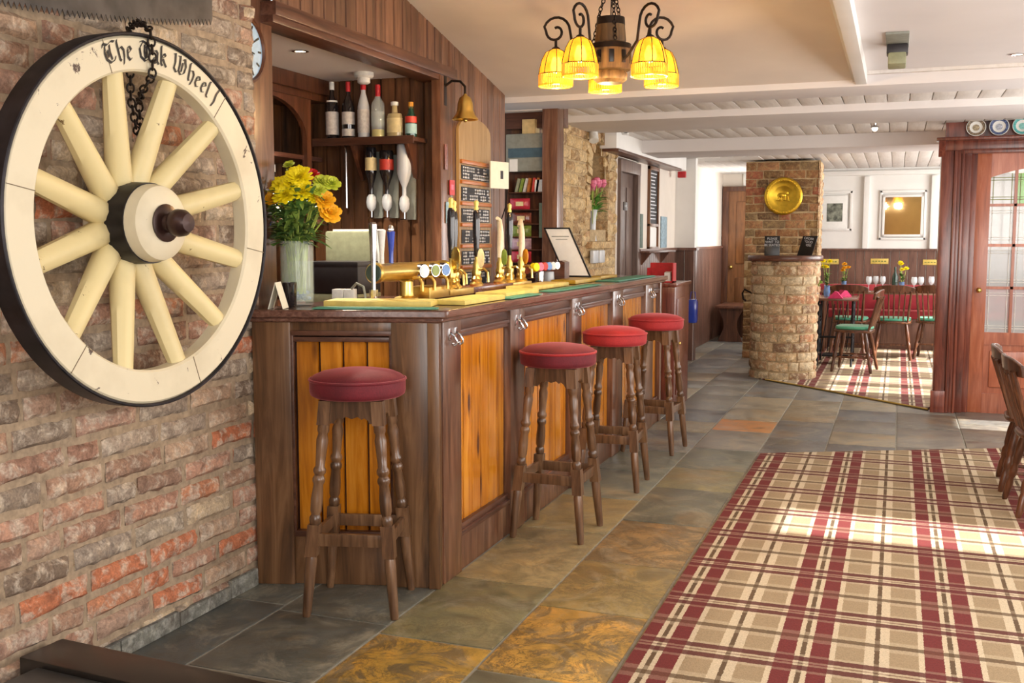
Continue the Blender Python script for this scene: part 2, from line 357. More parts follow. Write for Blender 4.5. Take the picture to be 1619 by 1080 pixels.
# ---------------------------------------------------------------- mesh builder
class MB:
    def __init__(s): s.v = []; s.f = []; s.mi = []; s.cur = 0; s.col = None; s.cols = []; s.c2 = 0.0; s.v2 = []
    def mat(s, i): s.cur = i; return s
    def add(s, vs, fs, M_=None):
        o = len(s.v)
        for p in vs:
            p = Vector(p)
            if M_ is not None: p = M_ @ p
            s.v.append(tuple(p))
        for f in fs:
            s.f.append(tuple(i+o for i in f)); s.mi.append(s.cur)
            s.cols.append(s.col); s.v2.append(s.c2)
        return s
    def box(s, x0, x1, y0, y1, z0, z1, M_=None, bev=0.0):
        if bev <= 0:
            v = [(x0, y0, z0), (x1, y0, z0), (x1, y1, z0), (x0, y1, z0), (x0, y0, z1), (x1, y0, z1), (x1, y1, z1), (x0, y1, z1)]
            f = [(0, 3, 2, 1), (4, 5, 6, 7), (0, 1, 5, 4), (1, 2, 6, 5), (2, 3, 7, 6), (3, 0, 4, 7)]
            return s.add(v, f, M_)
        bm = bmesh.new()
        bmesh.ops.create_cube(bm, size=1.0, matrix=Matrix.Translation(((x0+x1)/2, (y0+y1)/2, (z0+z1)/2)) @ Matrix.Diagonal((x1-x0, y1-y0, z1-z0, 1)))
        bmesh.ops.bevel(bm, geom=bm.edges[:], offset=bev, segments=2, affect='EDGES', profile=0.6)
        bm.verts.index_update()
        s.add([q.co for q in bm.verts], [[q.index for q in f.verts] for f in bm.faces], M_); bm.free(); return s
    def lathe(s, prof, M_=None, n=20, cap=True):
        vs = []; fs = []
        for (r, z) in prof:
            for i in range(n):
                a = 2*PI*i/n; vs.append((r*math.cos(a), r*math.sin(a), z))
        for j in range(len(prof)-1):
            for i in range(n):
                k = (i+1) % n; fs.append((j*n+i, j*n+k, (j+1)*n+k, (j+1)*n+i))
        if cap:
            if prof[0][0] > 1e-4: fs.append(tuple(reversed(range(n))))
            if prof[-1][0] > 1e-4: fs.append(tuple((len(prof)-1)*n+i for i in range(n)))
        return s.add(vs, fs, M_)
    def rod(s, a, b, r0, r1=None, n=10):
        return s.bar(a, b, [(r0, 0), (r1 if r1 is not None else r0, 1)], n)
    def bar(s, a, b, prof, n=12):          # lathe along a->b with t in 0..1
        a = Vector(a); b = Vector(b); d = b-a; L = d.length
        R = d.to_track_quat('Z', 'Y').to_matrix().to_4x4()
        return s.lathe([(r, t*L) for r, t in prof], Matrix.Translation(a) @ R, n)
    def tube(s, pts, r, n=8, closed=False):
        pts = [Vector(p) for p in pts]; m = len(pts); vs = []; fs = []
        up = None
        for i, p in enumerate(pts):
            if closed: d = pts[(i+1) % m]-pts[i-1]
            else: d = pts[min(i+1, m-1)]-pts[max(i-1, 0)]
            d.normalize()
            if up is None: up = d.orthogonal().normalized()
            up = (up-d*up.dot(d)).normalized(); sd = d.cross(up)
            rr = r[i] if isinstance(r, (list, tuple)) else r
            for k in range(n):
                a = 2*PI*k/n; vs.append(p+(up*math.cos(a)+sd*math.sin(a))*rr)
        for i in range(m if closed else m-1):
            j = (i+1) % m
            for k in range(n):
                l = (k+1) % n; fs.append((i*n+k, i*n+l, j*n+l, j*n+k))
        if not closed:
            fs.append(tuple(reversed(range(n)))); fs.append(tuple((m-1)*n+k for k in range(n)))
        return s.add(vs, fs)
    def prism(s, poly, h, M_=None):         # polygon in XY extruded 0..h in Z
        n = len(poly)
        v = [(x, y, 0) for x, y in poly]+[(x, y, h) for x, y in poly]
        f = [tuple(reversed(range(n))), tuple(range(n, 2*n))]+[(i, (i+1) % n, n+(i+1) % n, n+i) for i in range(n)]
        return s.add(v, f, M_)
    def sphere(s, c, r, n=12, sq=(1, 1, 1), M_=None):
        prof = [(math.sin(PI*i/(n//2+2)) * r, -math.cos(PI*i/(n//2+2)) * r) for i in range(n//2+3)]
        prof[0] = (0.0001, -r); prof[-1] = (0.0001, r)
        T = Matrix.Translation(c) @ (M_ if M_ is not None else Matrix()) @ Matrix.Diagonal((sq[0], sq[1], sq[2], 1))
        return s.lathe(prof, T, n, False)
    def build(s, name, mats, parent=None, smooth=True, angle=38, off=None):
        me = bpy.data.meshes.new(name)
        vs = s.v
        if off is not None: vs = [(x-off[0], y-off[1], z-off[2]) for x, y, z in vs]
        me.from_pydata(vs, [], s.f)
        if not isinstance(mats, (list, tuple)): mats = [mats]
        for m in mats: me.materials.append(m)
        me.polygons.foreach_set('material_index', s.mi)
        if any(c is not None for c in s.cols):
            me.attributes.new('tint', 'FLOAT_COLOR', 'FACE'); me.attributes.new('vein', 'FLOAT', 'FACE')
            me.attributes['tint'].data.foreach_set('color', [q for c in s.cols for q in (c if c else (0.3, 0.3, 0.3, 1))])
            me.attributes['vein'].data.foreach_set('value', s.v2)
        me.update()
        bm = bmesh.new(); bm.from_mesh(me); bmesh.ops.recalc_face_normals(bm, faces=bm.faces[:]); bm.to_mesh(me); bm.free()
        if smooth:
            me.polygons.foreach_set('use_smooth', [True]*len(me.polygons))
            me.set_sharp_from_angle(angle=math.radians(angle))
        o = bpy.data.objects.new(name, me); COL.objects.link(o)
        if parent is not None: o.parent = parent
        return o
def T(x, y, z): return Matrix.Translation((x, y, z))
def RX(a): return Matrix.Rotation(math.radians(a), 4, 'X')
def RY(a): return Matrix.Rotation(math.radians(a), 4, 'Y')
def RZ(a): return Matrix.Rotation(math.radians(a), 4, 'Z')
def thing(name, label, cat, loc=(0, 0, 0), rz=0, group=None):
    o = bpy.data.objects.new(name, None); COL.objects.link(o); o.empty_display_size = 0.05
    o.location = loc; o.rotation_euler = (0, 0, math.radians(rz)); o['label'] = label; o['category'] = cat
    if group: o['group'] = group
    return o
def tag(o, label, cat, group=None, kind=None):
    o['label'] = label; o['category'] = cat
    if group: o['group'] = group
    if kind: o['kind'] = kind
    return o
def struct(o): o['kind'] = 'structure'; return o
def dup(root, loc, rz=0, label=None, group=None, scale=None):
    r = root.copy(); COL.objects.link(r); r.location = loc; r.rotation_euler = (0, 0, math.radians(rz))
    if label: r['label'] = label
    if group: r['group'] = group
    if scale: r.scale = scale
    for ch in [o for o in root.children]:
        c = ch.copy(); COL.objects.link(c); c.parent = r
        for g in [o for o in ch.children]:
            d = g.copy(); COL.objects.link(d); d.parent = c
    return r
def text(s, size, parent, M_, mat, name='lettering', ext=0.001, align='CENTER'):
    cu = bpy.data.curves.new(name, 'FONT'); cu.body = s; cu.size = size; cu.extrude = ext; cu.align_x = align; cu.align_y = 'CENTER'
    cu.materials.append(mat)
    tmp = bpy.data.objects.new('t', cu); COL.objects.link(tmp)
    bpy.context.view_layer.update()
    me = bpy.data.meshes.new_from_object(tmp.evaluated_get(bpy.context.evaluated_depsgraph_get()))
    bpy.data.objects.remove(tmp)
    o = bpy.data.objects.new(name, me); COL.objects.link(o); o.parent = parent; o.matrix_local = M_
    if not me.materials: me.materials.append(mat)
    return o

# ---------------------------------------------------------------- brickwork
def bricks(name, pos, U0, U1, Z0, Z1, mats, bl=0.225, bh=0.066, joint=0.014, seed=1, skip=None, rough=0.004, depth=0.013, res=(7, 4), round_c=0.5):
    rnd = random.Random(seed); mb = MB()
    pitch = bh+joint
    # mortar bed
    nu = max(2, int((U1-U0)/0.12)); nz = max(2, int((Z1-Z0)/0.2))
    mb.mat(1)
    vs = []; fs = []
    for j in range(nz+1):
        for i in range(nu+1):
            u = U0+(U1-U0)*i/nu; z = Z0+(Z1-Z0)*j/nz
            vs.append(pos(u, z, 0.0))
    for j in range(nz):
        for i in range(nu):
            uc = U0+(U1-U0)*(i+.5)/nu; zc = Z0+(Z1-Z0)*(j+.5)/nz
            if skip and skip(uc, zc): continue
            a = j*(nu+1)+i; fs.append((a, a+1, a+nu+2, a+nu+1))
    mb.add(vs, fs)
    mb.mat(0)
    row = 0; z = Z0
    while z < Z1-0.02:
        h = min(bh*rnd.uniform(0.92, 1.06), Z1-z)
        u = U0 - (rnd.uniform(0.3, 0.6)*bl if row % 2 else rnd.uniform(0, 0.2)*bl)
        while u < U1:
            L = bl*rnd.choice([1, 1, 1, 0.92, 1.05, 0.5, 1.08])
            a = max(u, U0); b = min(u+L, U1)
            if b-a > 0.03 and not (skip and skip((a+b)/2, z+h/2)):
                nx, nzz = res; vs = []; fs = []
                dd = depth+rnd.uniform(-0.003, 0.004); tz = rnd.uniform(-0.003, 0.003); sk = rnd.uniform(-0.004, 0.004)
                ph = rnd.uniform(0, 50)
                for j in range(nzz+1):
                    for i in range(nx+1):
                        s_ = i/nx*2-1; t_ = j/nzz*2-1
                        uu = (a+b)/2+s_*(b-a)/2; zz = z+h/2+t_*h/2+tz+s_*sk
                        e = max(abs(s_)**8, abs(t_)**5)
                        edge = (abs(s_) == 1) or (abs(t_) == 1)
                        if edge:
                            k = 0.0075*noise.noise((uu*30+ph, zz*30, 0)); uu += k; zz += k
                        dp = dd*(1-e*round_c)+rough*noise.noise((uu*24+ph, zz*24, ph))
                        vs.append(pos(uu, zz, dp if not edge else dp*0.55))
                for j in range(nzz):
                    for i in range(nx):
                        q = j*(nx+1)+i; fs.append((q, q+1, q+nx+2, q+nx+1))
                # skirt
                ring = [i for i in range(nx+1)]+[(j*(nx+1)+nx) for j in range(1, nzz+1)]+[(nzz*(nx+1)+i) for i in range(nx-1, -1, -1)]+[(j*(nx+1)) for j in range(nzz-1, 0, -1)]
                base = len(vs)
                for q in ring:
                    j, i = divmod(q, nx+1)
                    s_ = i/nx*2-1; t_ = j/nzz*2-1
                    vs.append(pos((a+b)/2+s_*((b-a)/2+.001), z+h/2+t_*(h/2+.001)+tz+s_*sk, -0.004))
                m = len(ring)
                for q in range(m): fs.append((ring[q], base+q, base+(q+1) % m, ring[(q+1) % m]))
                mb.add(vs, fs)
            u += L+joint
        z += pitch; row += 1
    return mb

# ================================================================= SETTING
XW = -2.43
# --- slate floor
XL = [-4.6, -4.0, -3.5, -3.05, -2.62, -2.174, -1.705, -1.26, -0.82, -0.41, 0.035, 0.48, 0.93, 1.4, 1.8, 2.3]
fixed = {6: [0.4, 1.0, 1.7, 2.4, 3.22, 3.89, 4.72, 5.4, 6.1, 6.75, 7.5],
         7: [0.5, 1.2, 1.9, 2.55, 3.05, 3.69, 4.30, 5.0, 5.75, 6.3, 6.95, 7.66, 8.15, 8.7, 9.4, 10.0],
         5: [0.6, 1.4, 2.2, 2.75, 3.3, 3.75]}
palette = [(134, 130, 104), (120, 120, 100), (150, 134, 96), (112, 114, 102), (144, 136, 112), (128, 126, 108), (154, 138, 100), (118, 122, 112)]
grey_far = [(128, 126, 120), (118, 120, 120), (138, 134, 126), (110, 112, 114), (148, 138, 118)]
mb = MB(); rnd = random.Random(3)
mb.col = (0.3, 0.3, 0.28, 1); mb.mat(1); mb.box(-4.6, 2.3, -1.5, 18, -0.1, -0.004)
mb.mat(0)
for c in range(len(XL)-1):
    ys = list(fixed.get(c, [rnd.uniform(0, 0.5)]))
    while ys[-1] < 18: ys.append(ys[-1]+rnd.uniform(0.45, 0.85))
    ys = [-1.2]+ys
    for k in range(len(ys)-1):
        x0, x1, y0, y1 = XL[c]+.006, XL[c+1]-.006, ys[k]+.005, ys[k+1]-.005
        pal = palette if y0 < 6.5 else grey_far
        colr = rnd.choice(pal); vein = rnd.choice([0.0, 0.25, 0.45])
        if x1 < -1.65 and y0 < 4: colr = rnd.choice([(92, 94, 88), (102, 98, 86), (84, 88, 86)]); vein = 0.4
        if c == 6 and abs(y0-2.405) < .02: colr = (176, 140, 62); vein = 1.0
        if c == 7 and abs(y0-3.055) < .02: colr = (192, 150, 72); vein = 1.0
        if c == 7 and abs(y0-3.695) < .02: colr = (152, 132, 84); vein = 0.6
        if c == 7 and abs(y0-4.305) < .02: colr = (150, 124, 84); vein = 0.8
        if c == 6 and abs(y0-3.225) < .02: colr = (120, 116, 86); vein = 0.5
        if c == 7 and abs(y0-7.665) < .02: colr = (186, 130, 80); vein = 0.0
        mb.col = lin(colr); mb.c2 = vein
        mb.box(x0, x1, y0, y1, -0.03, 0.0+rnd.uniform(-.0012, .0012), bev=0.003)
struct(mb.build('floor', [M['slate'], M['grout']]))

# --- brick wall left
def pos_left(u, z, d): return (XW+d-0.008, u, z)
mb = bricks('wall_left', pos_left, -1.3, 3.60, 0.0, 2.95, None, bl=0.255, bh=0.066, joint=0.021, seed=11, rough=0.011, depth=.016, res=(9, 5), round_c=.7)
mb.mat(1); mb.box(XW-0.22, XW-0.009, -1.3, 3.44, 0, 2.95)
struct(mb.build('wall_left', [M['brick'], M['mortar']]))
# rough slate skirting laid against brick
mb = MB(); y = 1.2
while y < 3.5:
    L = random.uniform(0.3, 0.5); mb.box(XW+.002, XW+.022, y, min(y+L, 3.52)-.006, 0, random.uniform(.05, .075), bev=.004); y += L
struct(mb.build('baseboard_left', brick_mat('slate_skirting', [(120, 120, 112), (104, 106, 104), (136, 132, 120)], (160, 160, 152))))

# --- boards helper: vertical boards on a plane
def boards(mb, a, b, z0f, z1f, nrm, w=0.09, th=0.012, seed=0, gap=0.005):
    # a,b: (x,y) ends;  z0f,z1f functions of t along
    a = Vector((a[0], a[1], 0)); b = Vector((b[0], b[1], 0)); L = (b-a).length; d = (b-a)/L; n = Vector((nrm[0], nrm[1], 0))
    k = max(1, round(L/w)); ww = L/k
    for i in range(k):
        p0 = a+d*(i*ww+gap/2); p1 = a+d*((i+1)*ww-gap/2)
        za0, za1 = z0f(i*ww), z0f((i+1)*ww); zb0, zb1 = z1f(i*ww), z1f((i+1)*ww)
        c = 0.004
        q = [(p0, za0, 0), (p1, za1, 0), (p1, zb1, 0), (p0, zb0, 0)]
        f0, f1 = p0+d*c, p1-d*c
        vs = [p0+Vector((0, 0, za0)), p1+Vector((0, 0, za1)), p1+Vector((0, 0, zb1)), p0+Vector((0, 0, zb0)),
              f0+n*th+Vector((0, 0, za0)), f1+n*th+Vector((0, 0, za1)), f1+n*th+Vector((0, 0, zb1)), f0+n*th+Vector((0, 0, zb0))]
        mb.add(vs, [(4, 5, 6, 7), (0, 1, 5, 4), (1, 2, 6, 5), (2, 3, 7, 6), (3, 0, 4, 7), (3, 2, 1, 0)])
# sloping ceiling height along y
def zc(y): return 2.338+0.211*(6.39-y) if y < 6.5 else 2.32
# cladding over the servery opening and beyond it
mb = MB()
boards(mb, (XW, 3.74), (XW, 5.50), lambda t: 2.36, lambda t: zc(3.74+t), (1, 0), 0.1)
boards(mb, (XW, 5.58), (XW, 6.40), lambda t: 0.0, lambda t: zc(5.58+t), (1, 0), 0.1)
mb.box(XW-.10, XW-.001, 3.72, 5.5, 2.45, 2.93); mb.box(XW-.10, XW-.001, 5.5, 6.40, 0, 2.62)
struct(mb.build('wall_bar', M['clad']))
mb = MB(); mb.box(XW-.12, XW+.03, 3.72, 5.58, 2.318, 2.375, bev=.004); mb.box(XW-.12, XW+.015, 3.72, 5.5, 2.29, 2.32, bev=.003)
struct(mb.build('trim_1', M['dwoodY']))
mb = MB(); mb.box(-2.60, -2.474, 3.442, 3.80, 0, 2.95, bev=.004); struct(mb.build('trim_2', M['barside']))
mb = MB(); mb.box(XW-.035, XW+.02, 5.36, 5.50, 0.0, 2.32, bev=.004); mb.box(XW-.1, XW+.012, 5.50, 5.58, 0.0, 2.55, bev=.003)
struct(mb.build('trim_3', M['barside']))
# alcove: end wall, back wall with two arches, ceiling
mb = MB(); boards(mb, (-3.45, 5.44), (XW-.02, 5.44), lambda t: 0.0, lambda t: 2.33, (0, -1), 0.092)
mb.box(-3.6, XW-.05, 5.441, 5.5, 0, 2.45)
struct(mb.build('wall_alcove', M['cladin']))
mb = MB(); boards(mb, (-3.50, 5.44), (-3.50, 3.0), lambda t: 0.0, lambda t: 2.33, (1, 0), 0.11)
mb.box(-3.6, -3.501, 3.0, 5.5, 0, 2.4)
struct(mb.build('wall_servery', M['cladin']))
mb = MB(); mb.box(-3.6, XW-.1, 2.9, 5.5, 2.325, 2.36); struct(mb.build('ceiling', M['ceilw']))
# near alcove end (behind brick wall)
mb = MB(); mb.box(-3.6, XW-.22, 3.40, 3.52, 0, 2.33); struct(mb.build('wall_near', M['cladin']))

# --- ceilings
def sheet(name, pts, mat, th=0.04):
    mb = MB(); n = len(pts)
    v = [Vector(p) for p in pts]+[Vector(p)+Vector((0, 0, th)) for p in pts]
    mb.add(v, [tuple(range(n)), tuple(reversed(range(n, 2*n)))]+[(i, (i+1) % n, n+(i+1) % n, n+i) for i in range(n)])
    return struct(mb.build(name, mat, smooth=False))
sheet('ceiling', [(-2.45, 0.5, zc(0.5)), (-0.25, 0.5, zc(0.5)), (-0.25, 6.45, zc(6.45)), (-2.9, 6.45, zc(6.45))], M['ceil'])
sheet('ceiling', [(-0.2, -1.0, 2.37), (2.3, -1.0, 2.37), (2.3, 6.52, 2.37), (-0.2, 6.52, 2.37)], M['ceilw'])
mb = MB(); mb.box(-0.262, -0.20, 0.3, 6.46, 2.30, 3.6, bev=.003); mb.box(-0.277, -0.262, 0.3, 6.46, 2.315, 2.36)
struct(mb.build('trim_4', M['white']))
# planked lower ceiling beyond with shallow painted beams
mb = MB(); x = -2.9; k = 0
while x < 2.25:
    mb.box(x+.003, x+.137, 6.5, 14.7, 2.335, 2.35, bev=.004); x += .14
mb.box(-3.2, 2.3, 6.4, 17.2, 2.352, 2.45)
struct(mb.build('ceiling', M['tng']))
for i, (y0, y1, z) in enumerate(((6.44, 6.86, 2.29), (7.62, 8.45, 2.285), (9.75, 10.45, 2.22))):
    mb = MB(); mb.box(-2.7, 2.3, y0, y1, z, 2.4, bev=.006)
    if i == 2: mb.box(-2.3, 2.3, y1-.02, y1+.3, 2.245, 2.4, bev=.004)
    struct(mb.build('trim_%d' % (5+i), M['ceilw']))
sheet('ceiling', [(-1.6, 10.8, 2.42), (2.3, 10.8, 2.42), (2.3, 14.6, 2.42), (-1.6, 14.6, 2.42)], M['ceilw'])

# --- servery end behind shelf unit, and boxing above
mb = MB(); mb.box(-3.2, -2.42, 7.05, 7.15, 0, 2.45); struct(mb.build('wall_store', M['cladin']))
mb = MB(); mb.box(-2.30, -2.19, 6.80, 6.94, 0, 2.38, bev=.004); struct(mb.build('trim_8', M['barside']))
mb = MB(); mb.box(-2.62, -2.30, 6.80, 6.9, 2.285, 2.33, bev=.002); struct(mb.build('trim_9', M['ceil']))
mb = MB(); mb.box(-2.62, -2.19, 6.95, 7.04, 2.18, 2.33); struct(mb.build('trim_10', M['dwoodX']))

# --- stone arch wall with niche:  plane x=-2.43, y 7.15..9.30
def in_niche(u, z):
    yc, hw = 8.70, 0.29
    if z < 1.39 or abs(u-yc) > hw: return False
    if z < 1.86: return True
    # pointed arch
    s_ = (z-1.86)/0.40
    return s_ < 1 and abs(u-yc) < hw*math.sqrt(max(0, 1-s_**1.7))
def pos_st(u, z, d): return (XW+d-.008, u, z)
mb = bricks('wall_stone', pos_st, 7.16, 9.30, 0.0, 2.34, None, bl=0.2, bh=0.085, joint=0.012, seed=5, skip=in_niche, rough=.008, depth=.022, res=(5, 4), round_c=.4)
def pos_st2(u, z, d): return (u, 7.16-d, z)
m2 = bricks('x', pos_st2, -2.78, XW+.005, 0.0, 2.34, None, bl=0.16, bh=0.085, joint=0.012, seed=6, rough=.008, depth=.022, res=(4, 3))
o = len(mb.v); mb.v += m2.v; mb.f += [tuple(i+o for i in f) for f in m2.f]; mb.mi += m2.mi; mb.cols += m2.cols; mb.v2 += m2.v2
# niche reveal + back
mb.mat(1); N = 16; yc, hw = 8.70, 0.29
prof = [(yc-hw, 1.39), (yc-hw, 1.86)]+[(yc-hw*math.sqrt(max(0, 1-(i/N)**1.7)), 1.86+0.40*i/N) for i in range(1, N+1)]
prof += [(2*yc-y, z) for y, z in reversed(prof[:-1])]
vs = [(XW+.01, y, z) for y, z in prof]+[(XW-.24, y, z) for y, z in prof]; n = len(prof)
mb.add(vs, [(i, (i+1) % n, n+(i+1) % n, n+i) for i in range(n)])
mb.add([(XW-.24, yc-hw-.1, 1.3), (XW-.24, yc+hw+.1, 1.3), (XW-.24, yc+hw+.1, 2.4), (XW-.24, yc-hw-.1, 2.4)], [(0, 1, 2, 3)])
# voussoirs proud ring of stones around the arch
mb.mat(0)
NV = 6; left = [(yc-hw*math.sqrt(max(0, 1-(i/NV)**1.7)), 1.86+.40*i/NV) for i in range(NV+1)]
for side in (1, -1):
    pv = [(yc+side*(y-yc), z) for y, z in left]
    for (y0, z0), (y1, z1) in zip(pv, pv[1:]):
        d = Vector((0, y1-y0, z1-z0)).normalized(); nn = Vector((0, -d.z, d.y))
        if nn.dot(Vector((0, yc-y0, 1.6-z0))) > 0: nn = -nn
        wdt = random.uniform(.11, .15)
        p0 = Vector((XW-.06, y0, z0))+d*.006; p1 = Vector((XW-.06, y1, z1))-d*.006
        if p1.z > 2.25: p1.z = 2.26
        f = Vector((.078+random.uniform(-.006, .008), 0, 0)); q = [p0, p1, p1+nn*wdt, p0+nn*wdt]
        for v in q: v.z = min(v.z, 2.335)
        mb.add(q+[v+f for v in q], [(0, 3, 2, 1), (4, 5, 6, 7), (0, 1, 5, 4), (1, 2, 6, 5), (2, 3, 7, 6), (3, 0, 4, 7)])
    for k in range(5):
        z0 = 1.39+.094*k; ya, yb = sorted((yc+side*(hw-.012), yc+side*(hw+random.uniform(.09, .14))))
        mb.box(XW-.25, XW+.010+random.uniform(-.004, .004), ya, yb, z0+.004, z0+.09, bev=.008)
mb.box(XW-.2, XW+.06, 8.32, 9.08, 1.33, 1.39, bev=.01)
mb.mat(1); mb.box(XW-.24, XW-.012, 8.995, 9.30, 0, 2.34); mb.box(XW-.24, XW-.012, 7.2, 8.40, 0, 2.34); mb.box(XW-.24, XW-.012, 8.40, 8.995, 0, 1.34)
struct(mb.build('wall_stone', [M['stone'], M['mortar_warm']]))

# --- left wall beyond: cloakroom door, white plaster, boxing above
mb = MB()
mb.box(XW-.2, XW, 9.30, 9.36, 0, 2.4); mb.box(XW-.2, XW, 9.30, 10.16, 2.16, 2.42); mb.box(XW-.2, XW, 10.08, 15.6, 0, 2.42)
struct(mb.build('wall_left', M['walln']))
mb = MB(); mb.box(XW-.02, -2.20, 12.0, 12.12, 0, 2.42); mb.box(XW-.02, -1.5, 12.0, 12.5, 2.33, 2.42)
struct(mb.build('wall_pilaster', M['white']))
mb = MB(); mb.box(XW-.02, -2.30, 8.80, 11.95, 2.19, 2.40, bev=.004); struct(mb.build('trim_11', M['white']))
mb = MB(); mb.box(XW, -2.285, 8.82, 11.6, 2.165, 2.19, bev=.002); struct(mb.build('trim_12', M['dwoodY']))
mb = MB()
d = struct(thing('door_1', 'grey-brown panelled cloakroom door beyond the stone arch', 'door', (XW, 9.35, 0)))
mb = MB(); mb.box(-.06, -.02, 0.06, 0.68, 0, 2.03, bev=.003)
for z0, z1 in ((.15, .9), (1.02, 1.9)):
    for y0, y1 in ((.13, .33), (.40, .61)): mb.box(-.022, -.012, y0, y1, z0, z1, bev=.006)
mb.build('door_leaf', M['gdoor'], d)
mb = MB()
for y0, y1 in ((0, .06), (.68, .78)): mb.box(-.08, .03, y0, y1, 0, 2.12, bev=.004)
mb.box(-.079, .034, -.002, .782, 2.031, 2.143, bev=.004); mb.build('door_frame', M['gdoor'], d)
mb = MB(); mb.box(-.018, -.008, .26, .42, 1.68, 1.76, bev=.002); sg = mb.build('door_sign', M['black'], d); sg['label'] = 'small black sign with pale letters'
text('LADIES', .03, sg, T(-.006, .34, 1.72) @ RZ(90) @ RX(90), M['chalkw'])
# dado on left wall and far wall
mb = MB(); boards(mb, (XW, 10.14), (XW, 12.0), lambda t: 0.0, lambda t: 1.28, (1, 0), .1)
boards(mb, (-2.20, 12.0), (XW, 12.0), lambda t: 0.0, lambda t: 1.28, (0, -1), .1); 
boards(mb, (XW, 12.12), (XW, 15.45), lambda t: 0.0, lambda t: 1.28, (1, 0), .1)
boards(mb, (-2.20, 12.0), (-2.20, 12.12), lambda t: 0.0, lambda t: 1.28, (1, 0), .1)
boards(mb, (XW, 15.45), (-1.1, 15.45), lambda t: 0.0, lambda t: 1.28, (0, -1), .1)
mb.box(XW, XW+.035, 10.14, 15.45, 1.28, 1.31); mb.box(XW, -2.17, 11.965, 12.13, 1.28, 1.31)
struct(mb.build('trim_13', M['dado']))
mb = MB(); mb.box(-2.7, -0.9, 15.45, 15.6, 0, 2.5); struct(mb.build('wall_far', M['walln']))
mb = MB(); mb.box(-1.55, -1.45, 14.6, 15.45, 0, 2.5); struct(mb.build('wall_hall', M['walln']))
d = struct(thing('door_2', 'brown panelled door at the end of the hallway', 'door', (-2.30, 15.41, 0)))
mb = MB(); mb.box(-.03, .62, -.0, .035, 0, 2.10)
for x0, x1 in ((.08, .30), (.36, .56)):
    for z0, z1 in ((.2, .85), (1.05, 1.95)): mb.box(x0, x1, -.02, 0, z0, z1, bev=.012)
mb.build('door_leaf', M['bdoor'], d)
mb = MB(); mb.box(-.119, -.03, -.041, .02, 0, 2.099, bev=.004); mb.box(-.12, .72, -.04, .02, 2.10, 2.17, bev=.004); mb.box(.62, .72, -.04, .02, 0, 2.17); mb.build('door_frame', M['dwood'], d)
mb = MB(); mb.sphere((.02, -.045, 1.0), .028); mb.build('door_knob', M['brass'], d)

# --- dining room walls
mb = MB(); mb.box(-1.55, 2.3, 14.5, 14.62, 0, 2.5); struct(mb.build('wall_dining', M['white']))
mb = MB(); boards(mb, (-1.5, 14.5), (2.2, 14.5), lambda t: 0.0, lambda t: 1.26, (0, -1), .11); mb.box(-1.5, 2.2, 14.455, 14.5, 1.26, 1.285)
struct(mb.build('trim_14', M['dado']))
mb = MB()     # raised plaster pilasters and panels above the dado
for x in (-.42, .40, 1.25): mb.box(x-.02, x+.05, 14.44, 14.5, 1.285, 2.22, bev=.004)
for x0, x1, z0, z1 in ((-.24, .33, 1.40, 2.04), (-.98, -.58, 1.52, 2.04)):
    for a in ((x0, x1, z0, z0+.03), (x0, x1, z1-.03, z1), (x0, x0+.03, z0, z1), (x1-.03, x1, z0, z1)): mb.box(a[0], a[1], 14.47, 14.5, a[2], a[3], bev=.004)
mb.box(-1.5, 2.2, 14.45, 14.5, 2.24, 2.30, bev=.01)
struct(mb.build('trim_15', M['white']))

# --- right wall with window openings (out of frame)
mb = MB(); XR = 2.3
ops = [(4.93, 5.40, .92, 2.05), (8.30, 8.74, 0.35, 1.36), (9.9, 10.3, .6, 2.1), (10.55, 11.05, .6, 2.1), (11.6, 12.1, .6, 2.1), (12.6, 13.1, .6, 2.1), (13.5, 13.9, .6, 2.1)]
edges = sorted(ops); y = -1.0
for (a, b, z0, z1) in edges:
    mb.box(XR, XR+.12, y, a, 0, 3.0); mb.box(XR, XR+.12, a, b, 0, z0); mb.box(XR, XR+.12, a, b, z1, 3.0); y = b
mb.box(XR, XR+.12, y, 14.6, 0, 3.0)
struct(mb.build('wall_right', M['walln']))
mb = MB(); mb.box(-2.65, 2.42, -3.6, -3.5, 0, 3.4); struct(mb.build('wall_back', plain('ochre_wall', (214, 172, 96), .8, 0, .06, 3)))
mb = MB(); mb.box(-2.65, 2.42, -3.5, -3.44, 0, 1.1); mb.box(XR, XR+.12, -3.5, -1.0, 0, 3.0); mb.box(XW-.2, XW, -3.5, -1.3, 0, 3.0); struct(mb.build('trim_19', M['dado']))
mb = MB(); mb.box(-2.6, 2.4, -3.5, -1.5, -.1, -.004); struct(mb.build('floor', M['hearth']))

# --- doorway with stained glass door on the right
DY = 9.10
mb = MB()      # casing: stepped mouldings
for i, (x0, x1, y0) in enumerate(((.305, .40, -.02), (.40, .425, -.045), (.425, .455, -.02), (.455, .475, -.035), (.475, .53, .01), (.53, .575, .05))):
    mb.box(x0, x1, DY+y0, DY+.2, 0, 2.11+0.0*i, bev=.004)
mb.box(.29, .40, DY-.05, DY, 0, .18, bev=.006)
mb.box(.305, 2.2, DY-.02, DY+.2, 2.11, 2.19, bev=.004); mb.box(.45, 2.2, DY-.03, DY+.06, 2.085, 2.12, bev=.003)
mb.box(.33, 2.2, DY-.0, DY+.14, 2.19, 2.42)
struct(mb.build('trim_16', M['mahog']))
mb = MB(); mb.box(.26, 2.2, DY-.13, DY+.02, 2.185, 2.21, bev=.006); mb.prism([(0, 0), (.1, 0), (.015, -.12)], .05, T(.33, DY, 2.185) @ RZ(-90) @ RX(90))
struct(mb.build('trim_17', M['mahog']))
mb = MB(); mb.box(1.6, 2.3, DY+.0, DY+.14, 0, 2.42); struct(mb.build('wall_lobby', M['walln']))
